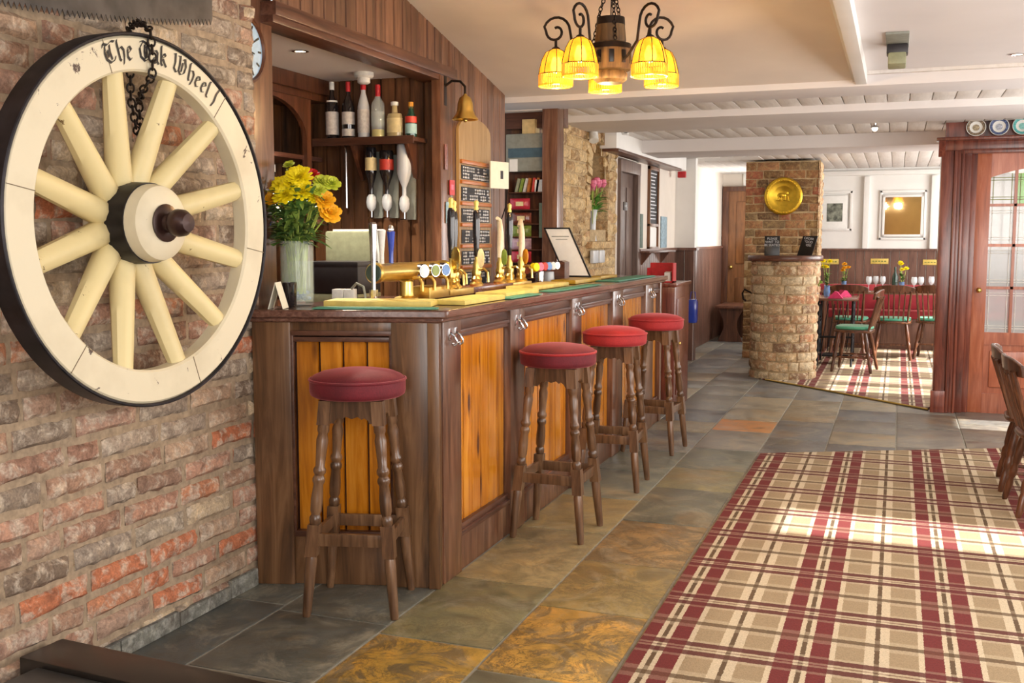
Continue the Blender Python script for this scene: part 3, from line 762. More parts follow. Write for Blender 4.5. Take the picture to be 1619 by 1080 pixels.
d = struct(thing('door_3', 'reddish wooden door with leaded stained glass panes on the right', 'door', (.575, DY+.07, 0)))
mb = MB(); W = .92
mb.box(0, .105, 0, .045, 0, 2.09, bev=.004); mb.box(W-.105, W, 0, .045, 0, 2.09, bev=.004)
mb.box(.105, W-.105, 0, .045, 0, .16); mb.box(.105, W-.105, 0, .045, .56, .66)
# arched top rail
N = 12; top = [(.105+(W-.21)*i/N, 1.90+.075*math.sin(PI*i/N)) for i in range(N+1)]
mb.prism([(x, z) for x, z in top]+[(W-.105, 2.09), (.105, 2.09)], .045, T(0, .045, 0) @ RX(90))
for x0 in (.105, .29, .475, .66)[1:]: mb.box(x0-.011, x0+.011, .002, .043, .66, 1.96)
for z in (1.02, 1.36, 1.68): mb.box(.105, W-.105, .002, .043, z-.011, z+.011)
mb.box(.105, W-.105, .015, .03, .16, .56); 
for x0, x1 in ((.15, .42), (.50, .77)): mb.box(x0, x1, .004, .02, .21, .51, bev=.012)
mb.build('door_leaf', M['doorw'], d)
xs = [.105, .279, .301, .464, .486, .649, .671, W-.105]
for r, (z0, z1) in enumerate(((.66, 1.009), (1.031, 1.349), (1.371, 1.669), (1.691, 1.93))):
    for c in range(4):
        x0, x1 = xs[2*c], xs[2*c+1]
        mb = MB(); mb.box(x0, x1, .020, .024, z0, z1)
        pm = M['pane'] if not (r == 3 and c in (1, 2)) else M['pane_green']
        p = mb.build('pane', pm, d, smooth=False)
        mb = MB()
        for q in (.018, (x1-x0)-.022): mb.box(x0+q, x0+q+.005, .014, .020, z0, z1)
        for q in (.03, .05, (z1-z0)-.055, (z1-z0)-.035): mb.box(x0, x1, .014, .020, z0+q, z0+q+.005)
        mb.build('lead_strip', M['lead_olive'] if r == 3 else M['lead'], p, smooth=False)
mb = MB(); mb.sphere((.05, -.03, 1.0), .022); mb.rod((.05, 0, 1.0), (.05, -.03, 1.0), .01); mb.build('door_knob', M['brass'], d)

# --- carpets
def carpet(name, poly, mat, lab):
    mb = MB(); mb.prism(poly, .009, T(0, 0, .0015)); o = mb.build(name, mat, smooth=False); tag(o, lab, 'carpet'); return o
carpet('tartan_carpet', [(-.806, -1.2), (2.28, -1.2), (2.28, 8.16), (.845, 7.665), (-.80, 6.86)], M['plaid'], 'maroon, cream and tan tartan carpet filling the right foreground')
carpet('tartan_carpet', [(-1.2, 10.55), (-.803, 10.195), (-.382, 9.79), (.28, 9.14), (.30, 9.3), (1.6, 9.3), (2.28, 9.3), (2.28, 14.45), (-1.4, 14.45), (-1.4, 10.8)], M['plaid2'], 'tartan carpet under the dining tables beyond the brick pier')
mb = MB(); pts = [(-1.2, 10.55), (-.803, 10.195), (-.382, 9.79), (.28, 9.14)]
for a, b in zip(pts, pts[1:]): mb.tube([(a[0], a[1], .009), (b[0], b[1], .009)], .008, 6)
struct(mb.build('trim_18', M['brass']))

# --- raised hearth in the near left corner
h = thing('stone_hearth', 'low black stone hearth kerb in the near left corner by the brick wall', 'hearth', (-2.0, 2.2, 0))
HZ = .18
mb = MB(); ang = math.degrees(math.atan2(2.36-2.43, .75))
mb.box(0, 1.6, -.16, 0, 0, HZ, T(XW+.045-h.location.x, 2.43-h.location.y, 0) @ RZ(-4), bev=.006); mb.build('kerb', M['hearth'], h)
mb = MB(); mb.box(.08, 1.55, -1.2, -.165, 0, HZ-.015, T(XW+.045-h.location.x, 2.43-h.location.y, 0) @ RZ(-4), bev=.004)
t_ = mb.build('hearth_slab', plain('grey_slate_slab', (72, 74, 74), 0.35, 0, .2, 6), h)
#PART2
# ================================================================= BAR COUNTER
bar = thing('bar_counter', 'long dark wood bar counter with varnished orange pine panels and polished top', 'bar counter', (-1.95, 3.7, 0))
OF = bar.location
A0 = Vector((-2.425, 3.545, 0)); A1 = Vector((-1.70, 3.75, 0)); YE = 7.92
dE = (A1-A0).normalized(); LE = (A1-A0).length; angE = math.degrees(math.atan2(dE.y, dE.x)); ME = T(A0.x, A0.y, 0) @ RZ(angE)
mb = MB()
poly = [(-2.43, 3.492), (-1.665, 3.722), (-1.652, 3.735), (-1.652, YE), (-2.12, YE), (-2.12, 4.75), (-2.43, 4.55)]
mb.prism(poly, .032, T(0, 0, 1.098)); mb.prism([(-2.43, 3.508), (-1.675, 3.735), (-1.668, YE-.01), (-2.11, YE-.01), (-2.11, 4.76), (-2.43, 4.56)], .02, T(0, 0, 1.08))
top = mb.build('countertop', M['counter'], bar, off=OF); bv = top.modifiers.new('b', 'BEVEL'); bv.width = .006; bv.segments = 2
# carcass
mb = MB(); mb.prism([(-2.42, 3.60), (-1.735, 3.79), (-1.735, YE-.03), (-2.08, YE-.03), (-2.08, 4.74), (-2.42, 4.54)], 1.07, T(0, 0, .005))
mb.build('carcass', M['dwood'], bar, off=OF)
def endbox(mb, u0, u1, d0, d1, z0, z1, bev=.004): mb.box(u0, u1, -d1, -d0, z0, z1, ME, bev)   # d: outwards depth
def endpart(name, mat, *bs, bev=.004):
    mb = MB()
    for b in bs: endbox(mb, *b, bev=bev)
    return mb.build(name, mat, bar, off=OF)
endpart('stile', M['barend'], (0.0, .155, -.05, .02, 0, 1.08)); endpart('stile', M['barend'], (.565, .715, -.05, .02, 0, 1.08))
endpart('corner_post', M['barend'], (.712, LE+.006, -.10, .035, 0, 1.08))
endpart('rail', M['barend'], (.155, .565, -.05, .006, 1.03, 1.08)); endpart('plinth', M['barend'], (.155, .565, -.05, .004, 0, .20))
endpart('moulding', M['dwoodX'], (.155, .565, -.02, .014, 1.025, 1.045), (.155, .565, -.02, .010, 1.0, 1.02), (.155, .565, -.02, .012, .20, .225), (.15, .165, -.02, .012, .2, 1.04), (.555, .57, -.02, .012, .2, 1.04), bev=.003)
mb = MB(); a = A0+dE*.165+Vector((dE.y, -dE.x, 0))*(-.03); b = A0+dE*.555+Vector((dE.y, -dE.x, 0))*(-.03)
boards(mb, a, b, lambda t: .215, lambda t: 1.01, (dE.y, -dE.x), .098, .012); mb.build('pine_panel', M['pine'], bar, off=OF)
# long side
posts = [(3.78, 3.965), (4.56, 4.755), (5.545, 5.735), (6.44, 6.70), (7.37, 7.62), (7.86, 7.92)]
for i, (y0, y1) in enumerate(posts):
    mb = MB(); mb.box(-1.76, -1.695, y0, y1, 0, 1.08, bev=.005); mb.build('post', M['barside'], bar, off=OF)
    for dy in ((-.03, .03) if i < 5 else ()):      # twin hooks under the counter edge
        mb = MB(); yy = (y0+y1)/2+dy
        mb.box(-1.696, -1.690, yy-.012, yy+.012, 1.0, 1.05, bev=.002)
        mb.tube([(-1.69, yy, 1.03), (-1.672, yy, 1.02), (-1.660, yy, 1.0), (-1.662, yy, .985), (-1.672, yy, .98), (-1.680, yy, .985)], .0045, 8)
        mb.sphere((-1.679, yy, .988), .007, 8); mb.build('coat_hook', M['chrome'], bar, off=OF)
for (a, b) in zip(posts, posts[1:]):
    y0, y1 = a[1], b[0]
    if y1-y0 < .1: continue
    mb = MB(); mb.box(-1.76, -1.712, y0, y1, 1.03, 1.08, bev=.003); mb.build('rail', M['dwoodY'], bar, off=OF)
    mb = MB(); mb.box(-1.76, -1.705, y0, y1, 0, .15, bev=.003); mb.build('plinth', M['barside'], bar, off=OF)
    mb = MB(); mb.box(-1.74, -1.700, y0, y1, 1.018, 1.034, bev=.003); mb.box(-1.74, -1.710, y0, y1, 1.0, 1.019, bev=.003); mb.build('moulding', M['dwoodY'], bar, off=OF)
    mb = MB(); mb.box(-1.74, -1.698, y0, y1, .150, .172, bev=.004); mb.box(-1.74, -1.708, y0, y1, .170, .200, bev=.004); mb.build('moulding', M['dwoodY'], bar, off=OF)
    mb = MB(); boards(mb, (-1.742, y0), (-1.742, y1), lambda t: .19, lambda t: 1.01, (1, 0), .1, .012); mb.build('pine_panel', M['pine'], bar, off=OF)

# ================================================================= BAR STOOLS
def leg_prof():
    return [(.013, 0), (.017, .012), (.0205, .07), (.0215, .24), (.022, .27), (.022, .30)]
def stool(label, vel):
    r = thing('bar_stool', label, 'stool', (0, 0, 0), 0, 'bar stools along the counter')
    mb = MB()
    prof = [(.0001, .790), (.165, .790), (.178, .797), (.182, .812), (.182, .845), (.176, .858)]
    mb.lathe([(p, z) for p, z in prof]+[(.168, .866), (.14, .878), (.09, .887), (.04, .891), (.0001, .892)], n=40, cap=False)
    mb.build('seat', vel, r, angle=70)
    mb = MB(); mb.tube([(.181*math.cos(a*PI/24), .181*math.sin(a*PI/24), .852) for a in range(48)], .0055, 6, True); mb.build('piping', M['velvet_piping'] if vel == M['velvet'] else M['velvet_red'], r)
    # apron: four shaped boards
    mb = MB(); h = .098
    pts = [(-h, .79), (h, .79), (h+.004, .705), (h-.030, .700), (h-.036, .712), (h-.05, .722), (h-.06, .716), (h-.075, .726), (0, .718), (-h+.075, .726), (-h+.06, .716), (-h+.05, .722), (-h+.036, .712), (-h+.030, .700), (-h-.004, .705)]
    for k in range(4): mb.prism(pts, .018, RZ(90*k) @ T(0, -h-.006, 0) @ RX(90) @ T(0, 0, -.018))
    mb.build('apron', M['stool'], r)
    top = .098; bot = .168
    def P(sx, sy, z): t = (.78-z)/.78; q = top+(bot-top)*t; return Vector((sx*q, sy*q, z))
    for sx in (-1, 1):
        for sy in (-1, 1):
            mb = MB()
            mb.bar(P(sx, sy, 0), P(sx, sy, .225), [(.0135, 0), (.0165, .06), (.0205, .6), (.0215, .93), (.018, 1)])
            mb.bar(P(sx, sy, .335), P(sx, sy, .70), [(.017, 0), (.021, .03), (.022, .07), (.016, .10), (.0215, .14), (.0225, .26), (.018, .40), (.0235, .43), (.0235, .46), (.017, .49), (.0235, .52), (.0235, .55), (.017, .58), (.0195, .70), (.0225, .84), (.017, .9), (.022, .93), (.022, 1)])
            for z0, z1 in ((.222, .338), (.698, .785)):
                a, b = P(sx, sy, z0), P(sx, sy, z1); q = .0225
                vs = [(a.x+i*q, a.y+j*q, z0) for i, j in ((-1, -1), (1, -1), (1, 1), (-1, 1))]+[(b.x+i*q, b.y+j*q, z1) for i, j in ((-1, -1), (1, -1), (1, 1), (-1, 1))]
                mb.add(vs, [(0, 3, 2, 1), (4, 5, 6, 7), (0, 1, 5, 4), (1, 2, 6, 5), (2, 3, 7, 6), (3, 0, 4, 7)])
            mb.build('leg', M['stool'], r)
    zq = .282; q = P(1, 1, zq).x
    for k in range(4):
        mb = MB(); mb.box(-q, q, -q-.009, -q+.009, zq-.024, zq+.022, RZ(90*k), .003); mb.build('stretcher', M['stool'], r)
    return r
s0 = stool('dark maroon velvet bar stool standing alone at the near end of the counter', M['velvet']); s0.location = (-1.915, 3.475, 0); s0.scale = (1, 1, 1.033); s0.rotation_euler.z = math.radians(15)
s1 = stool('red velvet bar stool, nearest of the three along the long side of the counter', M['velvet_red'])
for c in s1.children:
    if c.name.startswith('seat'): c.data.materials[0] = M['velvet_mid'] if 'velvet_mid' in M else M['velvet']
s1.location = (-1.50, 4.68, 0); s1.scale = (1, 1, 1.03)
s2 = stool('bright red velvet bar stool, middle one of the three along the long side', M['velvet_red']); s2.location = (-1.495, 5.72, 0); s2.scale = (1, 1, 1.03); s2.rotation_euler.z = math.radians(3)
dup(s2, (-1.495, 6.80, 0), -4, 'bright red velvet bar stool farthest along the counter, near its far end')

# ================================================================= CARTWHEEL
wc = Vector((-2.205, 2.703, 1.460)); YAW = 2.5
wh = thing('cartwheel', 'large cream painted wooden cartwheel with black iron tyre hung on the brick wall', 'wheel', wc, 0)
# local frame: x = outward from wall, y,z in wheel plane
WM = RZ(-YAW)
def ring(mb, r0, r1, x0, x1, n=96, bev=.004):
    prof = [(r0+bev, x0), (r1-bev, x0), (r1, x0+bev), (r1, x1-bev), (r1-bev, x1), (r0+bev, x1), (r0, x1-bev), (r0, x0+bev), (r0+bev, x0)]
    mb.lathe(prof, WM @ RY(90), n, False)
RO = .582
mb = MB(); ring(mb, .466, RO-.011, -.062, 0, bev=.007); rim = mb.build('rim', M['cream'], wh)
jm = plain('joint_line', (120, 104, 80), .8)
for k in range(6):       # joints between felloes
    mb = MB(); a = math.radians(60*k+50); mb.box(.0, .0012, .470, RO-.014, -.0012, .0012, WM @ RX(math.degrees(a))); mb.build('felloe_joint', jm, rim)
mb = MB(); ring(mb, RO-.011, RO, -.078, .004, bev=.003); mb.build('tyre', M['tyre'], wh)
HB = -.135      # hub plane, recessed towards the wall (dished wheel)
for k in range(12):
    a = 30*k+15
    mb = MB(); r0, r1 = .07, .474
    n = 14; m = 10; vs = []; fs = []
    for j in range(n+1):
        t = j/n; rr = r0+(r1-r0)*t; x = (HB+.012)*(1-t)+(-.036)*t
        wt = .046-.010*t if t < .2 else (.044-.010*t); wn = (.046-.018*t)
        if t > .93: wt *= .96; 
        for i in range(m):
            b = 2*PI*i/m; vs.append((x+wn*math.cos(b), wt*math.sin(b)*(1.0 if t > .12 else .8), rr))
    for j in range(n):
        for i in range(m): fs.append((j*m+i, j*m+(i+1) % m, (j+1)*m+(i+1) % m, (j+1)*m+i))
    fs.append(tuple(range(m))); fs.append(tuple(n*m+i for i in range(m)))
    mb.add(vs, fs, WM @ RX(a)); mb.build('spoke', M['cream_spoke'], wh)
mb = MB(); mb.lathe([(.095, HB-.055), (.125, HB-.04), (.140, HB-.02), (.140, HB+.02), (.130, HB+.04), (.127, HB+.06), (.122, HB+.14), (.116, HB+.162), (.098, HB+.174), (.055, HB+.177)], WM @ RY(90), 40); hub = mb.build('hub', M['cream'], wh)
mb = MB(); mb.lathe([(.118, HB+.052), (.1305, HB+.052), (.1275, HB+.122), (.118, HB+.122)], WM @ RY(90), 40, False); mb.build('hub_band', M['tyre'], hub)
mb = MB(); mb.lathe([(.056, HB+.165), (.060, HB+.182), (.048, HB+.186), (.030, HB+.188), (.026, HB+.205), (.038, HB+.21), (.044, HB+.228), (.041, HB+.25), (.028, HB+.268), (.0001, HB+.272)], WM @ RY(90), 24, False); mb.build('axle_cap', plain('dark_brown_iron', (60, 40, 36), .3, .4, .2, 12), wh)
# blackletter wording painted on the rim, drawn with a slanted broad nib
GL = {'T': (.80, [[(.05, .80), (.12, .95), (.35, .86), (.62, 1.0), (.78, .95)], [(.22, .86), (.10, .55), (.14, .22), (.34, .03), (.62, .12), (.70, .28)], [(.46, .84), (.42, .45), (.46, .16)], [(.30, .62), (.30, .30)]]),
      'h': (.52, [[(.14, 1.02), (.10, .9), (.14, .1), (.20, .02)], [(.14, .55), (.32, .68), (.44, .52), (.42, .2), (.32, -.14)]]),
      'e': (.46, [[(.16, .55), (.12, .18), (.24, .02), (.38, .14)], [(.14, .58), (.28, .68), (.38, .52), (.16, .34)]]),
      'O': (.82, [[(.30, .92), (.10, .62), (.14, .22), (.40, .02), (.66, .20), (.72, .56), (.54, .90), (.28, 1.0), (.12, .92)], [(.42, .84), (.38, .5), (.42, .14)], [(.52, .78), (.52, .2)]]),
      'a': (.50, [[(.12, .60), (.28, .68), (.38, .56), (.36, .14), (.46, .02)], [(.34, .40), (.14, .28), (.14, .10), (.24, .02), (.36, .14)]]),
      'k': (.50, [[(.12, 1.02), (.10, .9), (.12, .1), (.20, .02)], [(.14, .42), (.30, .68), (.40, .56), (.18, .40)], [(.22, .38), (.36, .14), (.46, .02)]]),
      'W': (1.05, [[(.04, .88), (.16, .98), (.20, .5), (.14, .2), (.30, .02), (.44, .18)], [(.34, .92), (.48, .98), (.50, .5), (.46, .18), (.62, .02), (.84, .2), (.90, .6), (.76, .96), (.66, .84)], [(.66, .7), (.64, .2)]]),
      'l': (.28, [[(.14, 1.02), (.10, .9), (.12, .1), (.22, .02)]]), ' ': (.34, []), '|': (.2, [[(.14, 1.1), (.08, .7), (.12, .2), (.04, -.15)]])}
mb = MB(); H = .062; Rb = .497; nib = Vector((.052, .040))*1.15
txt = 'The Oak Wheel |'; tot = sum(GL[c][0] for c in txt); cur = 0; ac = math.radians(90-7.5)     # centre angle of the wording
for ch in txt:
    wdt, strokes = GL[ch]
    for st in strokes:
        # refine
        pts = []
        for a, b in zip(st, st[1:]):
            for q in range(4): pts.append(Vector(a).lerp(Vector(b), q/4))
        pts.append(Vector(st[-1]))
        for a, b in zip(pts, pts[1:]):
            quad = [a-nib, a+nib, b+nib, b-nib]; vs = []
            # hull-ish: also thin edge
            for p in quad:
                u = (cur+p.x-tot/2)*H*1.14; rr = Rb+p.y*H
                th = ac-u/(Rb+.03)
                vs.append((.0016, rr*math.cos(th), rr*math.sin(th)))
            mb.add(vs, [(0, 1, 2, 3)], WM)
            d = (b-a)
            n2 = Vector((-d.y, d.x)).normalized()*.018
            vs = []
            for p in (a-n2, a+n2, b+n2, b-n2):
                u = (cur+p.x-tot/2)*H*1.14; rr = Rb+p.y*H; th = ac-u/(Rb+.03); vs.append((.0014, rr*math.cos(th), rr*math.sin(th)))
            mb.add(vs, [(0, 1, 2, 3)], WM)
    cur += wdt
o = mb.build('lettering', M['letter'], rim, smooth=False); o['label'] = 'black old English lettering reading The Oak Wheel'

def chain(mb, pts, L=.028, wr=.0032, wd=.011):
    # links along polyline
    P = [Vector(p) for p in pts]; segs = []; tot = 0
    for a, b in zip(P, P[1:]): segs.append((a, b, (b-a).length)); tot += (b-a).length
    n = max(1, int(tot/(L*.78))); k = 0
    for i in range(n):
        s = (i+.5)*tot/n
        for a, b, l in segs:
            if s <= l: c = a+(b-a)*(s/l); d = (b-a).normalized(); break
            s -= l
        sd = d.orthogonal().normalized()
        if i % 2: sd = d.cross(sd).normalized()
        pp = []
        for q in range(12):
            t = 2*PI*q/12; pp.append(c+d*(math.cos(t)*L/2)+sd*(math.sin(t)*wd/1.3))
        mb.tube(pp, wr, 6, True)
ch = thing('chain', 'rusty iron chain holding the top of the cartwheel to the brick wall', 'chain', (-2.33, 2.78, 2.07))
mb = MB()
chain(mb, [(-2.405, 2.84, 2.085), (-2.33, 2.78, 2.095), (-2.26, 2.73, 2.088), (-2.196, 2.70, 2.055), (-2.190, 2.70, 1.98), (-2.194, 2.70, 1.915), (-2.25, 2.72, 1.875), (-2.315, 2.78, 1.85), (-2.33, 2.80, 1.80), (-2.36, 2.84, 1.74), (-2.385, 2.88, 1.70)], .03, .0035, .014)
chain(mb, [(-2.32, 2.75, 1.95), (-2.33, 2.76, 1.86), (-2.34, 2.79, 1.78), (-2.37, 2.85, 1.70)], .03, .0035, .014)
mb.rod((-2.425, 2.84, 2.085), (-2.40, 2.84, 2.085), .006); mb.build('links', M['iron'], ch, off=ch.location)

# two-man saw above
sw = thing('crosscut_saw', 'old grey crosscut saw blade with teeth hanging at the top of the brick wall', 'saw', (-2.40, 2.7, 2.2))
mb = MB(); lo = []; N = 62
for i in range(N*2+1):
    t = i/(N*2); y = 2.02+(3.30-2.02)*t; z = 2.215-.135*math.sin(PI*(.30+.62*(1-t)))+.0; z = 2.06+.165*max(0, (t-.1))**1.7
    lo.append((y, z+(.0 if i % 2 else .022)))
up = [(3.30, 2.34), (2.02, 2.34)]
poly = lo+up
mb.prism(poly, .003, T(-2.405, 0, 0) @ Matrix(((0, 0, 1, 0), (1, 0, 0, 0), (0, 1, 0, 0), (0, 0, 0, 1))))
mb.build('blade', M['steel'], sw, smooth=False, off=sw.location)
mb = MB()
for y in (2.35, 3.1): mb.rod((-2.425, y, 2.31), (-2.395, y, 2.31), .006)
mb.build('hanging_nail', M['iron'], sw, off=sw.location)

# wall clock on the post (mostly behind the brick corner)
ck = thing('wall_clock', 'round pale blue wall dial with dark rim, half hidden behind the brick corner', 'clock', (-2.474, 3.590, 2.165))
mb = MB(); mb.lathe([(.0001, 0), (.132, 0), (.136, .006), (.136, .018), (.125, .022), (.120, .012)], RY(90), 40, False); mb.build('rim', M['dwood'], ck)
mb = MB(); mb.lathe([(.0001, .010), (.122, .010)], RY(90), 40, False); f = mb.build('dial', plain('pale_blue_dial', (176, 206, 232), .4), ck)
mb = MB()
for k in range(12): mb.box(.011, .012, -.004, .004, .09, .112, RX(30*k))
mb.box(.012, .013, -.003, .003, 0, .09, RX(-60)); mb.box(.012, .013, -.003, .003, 0, .065, RX(-100)); mb.build('dial_marks', M['letter'], f)

# ================================================================= FLOWERS
VC = Vector((-2.375, 3.80, 1.13))
vs_ = thing('glass_vase', 'tall straight clear glass vase holding yellow flowers on the near end of the bar', 'vase', VC)
mb = MB(); mb.lathe([(.0001, 0), (.060, 0), (.067, .006), (.070, .05), (.070, .27), (.0695, .272), (.066, .27), (.066, .05), (.062, .018), (.0001, .014)], None, 36, False); mb.build('vase_body', M['gl_vase'], vs_)
mb = MB(); mb.lathe([(.0001, .016), (.0645, .02), (.0655, .19), (.0001, .19)], None, 28, False); mb.build('water', M['water'], vs_)
mb = MB(); rnd = random.Random(9)
for i in range(34):
    a = rnd.uniform(0, 2*PI); r = .055*math.sqrt(rnd.random()); mb.sphere((r*math.cos(a), r*math.sin(a), .028+rnd.uniform(0, .03)), .011, 8, (1, 1, .8))
mb.build('pebbles', M['pebble'], vs_)
bq = thing('flower_bouquet', 'bunch of yellow and orange blooms with one red bloom in the glass vase', 'flowers', VC+Vector((0, 0, .03)))
def petals(mb, c, R, n, rows, up=Vector((0, 0, 1)), size=.03, wid=.4, seed=0):
    rr = random.Random(seed); q = up.to_track_quat('Z', 'Y').to_matrix().to_4x4()
    for j in range(rows):
        tilt = 15+70*(j/max(1, rows-1))*0.95
        for i in range(n):
            a = 360*i/n+j*17+rr.uniform(-8, 8); L = size*(1.0-.13*j)*rr.uniform(.9, 1.08); w_ = L*wid
            pr = [(0, 0, 0), (L*.5, -w_*.8, .0), (L*.95, -w_*.5, L*.05), (L*1.05, 0, L*.02), (L*.95, w_*.5, L*.05), (L*.5, w_*.8, .0), (L*.5, 0, L*.12), (L*.95, 0, L*.10)]
            Mx = T(*c) @ q @ RZ(a) @ RY(-tilt+rr.uniform(-6, 6))
            mb.add(pr, [(0, 1, 6), (1, 2, 7, 6), (2, 3, 7), (3, 4, 7), (4, 5, 6, 7), (5, 0, 6)], Mx)
blooms = [((-.045, -.04, .455), 'y', .042), ((.03, -.035, .485), 'y', .046), ((-.075, -.06, .405), 'o', .036), ((-.01, -.075, .415), 'y', .044), ((.055, -.06, .43), 'y', .042), ((.135, -.02, .395), 'o', .036), ((.145, .0, .345), 'o', .040),
          ((-.13, .0, .455), 'y', .036), ((-.165, .01, .425), 'y', .034), ((.05, .02, .50), 'r', .032), ((.095, -.03, .41), 'y', .034), ((-.005, .01, .505), 'y', .038), ((-.12, -.03, .385), 'g', .030), ((.14, .03, .465), 'g', .032), ((-.13, -.02, .30), 'b', .028), ((.10, .02, .475), 'g', .028), ((-.06, .03, .545), 'g', .022), ((.0, -.05, .465), 'y', .038), ((.115, -.03, .435), 'g', .026)]
for i, (c, k, r) in enumerate(blooms):
    mb = MB(); c = Vector(c); up = ((c-Vector((0, 0.03, .26))).normalized()+Vector((.25, -.75, .1))).normalized(); c = c+Vector((.012, 0, .012))
    petals(mb, c, r, 16 if k == 'y' else 9, 5, up, r*1.3, .27 if k == 'y' else .50, i)
    mb.sphere(c+up*.008, r*.25, 8)
    bl = mb.build('blossom', M['petal_'+k], bq, angle=80)
mb = MB()
for i, (c, k, r) in enumerate(blooms):
    c = Vector(c); b = Vector((rnd.uniform(-.035, .035), rnd.uniform(-.035, .035), .02)); m = Vector((c.x*.35, c.y*.35, .24))
    pts = [b.lerp(m, t/4) for t in range(4)]+[m.lerp(c, t/4) for t in range(5)]; mb.tube(pts, .0035, 6)
for i in range(26):
    a = rnd.uniform(0, 2*PI); b = rnd.uniform(0, 2*PI)
    mb.tube([(.03*math.cos(a), .03*math.sin(a), .02), (.05*math.cos(b), .05*math.sin(b), .26)], .0028, 5)
mb.build('stems', M['stem'], bq)
def leaf(mb, c, d, L, w_, droop=.3):
    c = Vector(c); d = Vector(d).normalized(); s = d.cross(Vector((0, 0, 1)));
    if s.length < .1: s = Vector((1, 0, 0))
    s.normalize(); n = 5; vs = []
    for j in range(n+1):
        t = j/n; p = c+d*L*t+Vector((0, 0, -droop*L*t*t)); ww = w_*math.sin(PI*min(.98, t*.9+.08))
        vs += [p-s*ww+Vector((0, 0, ww*.35)), p, p+s*ww+Vector((0, 0, ww*.35))]
    fs = []
    for j in range(n): fs += [(3*j, 3*j+1, 3*j+4, 3*j+3), (3*j+1, 3*j+2, 3*j+5, 3*j+4)]
    mb.add(vs, fs)
for nm, mt, cnt in (('leaves', 'leaf', 300), ('light_leaves', 'leafl', 130)):
    mb = MB()
    for i in range(cnt):
        a = rnd.uniform(0, 2*PI); r = rnd.uniform(.02, .11); z = rnd.uniform(.23, .45); r *= .5+(z-.23)*3.4
        leaf(mb, (r*math.cos(a), r*math.sin(a)*.7, z), (math.cos(a), math.sin(a), rnd.uniform(-.1, 1.2)), rnd.uniform(.05, .10), rnd.uniform(.008, .017))
    o = mb.build(nm, M[mt], bq); o['kind'] = 'stuff'
mb = MB(); leaf(mb, (.04, -.03, .25), (1, .1, .0), .14, .022); leaf(mb, (-.04, -.03, .24), (-1, .1, -.2), .12, .02); leaf(mb, (.03, -.05, .26), (.9, -.4, .2), .12, .02); mb.build('broad_leaf', M['leaf'], bq)
# small glasses and folded card left of the vase
cd = thing('menu_card', 'cream folded card standing at the left corner of the bar top', 'card', (-2.36, 3.575, 1.132), 20)
mb = MB(); mb.box(-.001, .001, -.05, .05, 0, .11, T(0, 0, 0) @ RY(16)); mb.box(-.001, .001, -.05, .05, 0, .11, T(.06, 0, 0) @ RY(-16)); mb.build('card_leaf', M['cardp'], cd)
g = thing('tumbler', 'small dark drink glass on the bar left of the flower vase', 'glass', (-2.44+.09, 3.70, 1.132), 0)
mb = MB(); mb.lathe([(.024, 0), (.027, .004), (.03, .10), (.027, .10), (.024, .01), (.0001, .008)], None, 20, False); mb.build('glass_bowl', M['gl_dark'], g)

# ================================================================= THINGS ON THE BAR
def mat_(x0, x1, y0, y1, z, h, mat, name, label, cat='bar mat', rz=0, group=None):
    o = thing(name, label, cat, ((x0+x1)/2, (y0+y1)/2, z), rz, group); mb = MB(); a, b = (x1-x0)/2, (y1-y0)/2
    mb.box(-a, a, -b, b, 0, h, bev=min(.004, h*.4)); mb.build('mat', mat, o)
    mb = MB(); mb.box(-a+.012, a-.012, -b+.012, b-.012, h, h+.0015); mb.build('ribbed_face', mat, o); return o
mat_(-2.25, -1.80, 3.80, 3.98, 1.132, .024, M['yellow_mat'], 'bar_mat', 'long pale yellow bar mat nearest the flower vase', rz=15, group='yellow bar mats')
mat_(-1.85, -1.70, 4.02, 4.50, 1.132, .020, M['yellow_mat'], 'bar_mat', 'pale yellow bar mat at the counter corner above the pine panel', rz=0, group='yellow bar mats')
mat_(-1.90, -1.74, 4.62, 5.10, 1.132, .022, M['yellow_mat'], 'bar_mat', 'pale yellow bar mat in front of the pump with oval badge', group='yellow bar mats')
mat_(-2.0, -1.84, 5.3, 5.95, 1.132, .022, M['yellow_mat'], 'bar_mat', 'pale yellow bar mat in front of the cream curved pump', group='yellow bar mats')
mat_(-2.02, -1.86, 6.15, 6.75, 1.132, .024, M['gold_mat'], 'bar_mat', 'ochre bar mat under the leaning framed menu', group='yellow bar mats')
mat_(-2.02, -1.92, 6.95, 7.4, 1.132, .020, M['gold_mat'], 'bar_mat', 'ochre bar mat just past the framed menu', group='yellow bar mats')
mat_(-2.2, -1.70, 3.66, 3.73, 1.132, .006, M['green_mat'], 'bar_towel', 'long thin green bar towel along the near edge of the counter', 'bar towel', 16, 'green bar towels')
mat_(-1.77, -1.67, 4.50, 4.95, 1.132, .005, M['green_mat'], 'bar_towel', 'green bar towel above the second pine panel', 'bar towel', 0, 'green bar towels')
mat_(-1.78, -1.68, 5.2, 6.1, 1.132, .005, M['green_mat'], 'bar_towel', 'long green bar towel midway along the counter', 'bar towel', 0, 'green bar towels')
mat_(-1.86, -1.70, 6.6, 7.7, 1.132, .006, M['green_mat'], 'bar_towel', 'green bar towel towards the far end of the counter', 'bar towel', 0, 'green bar towels')

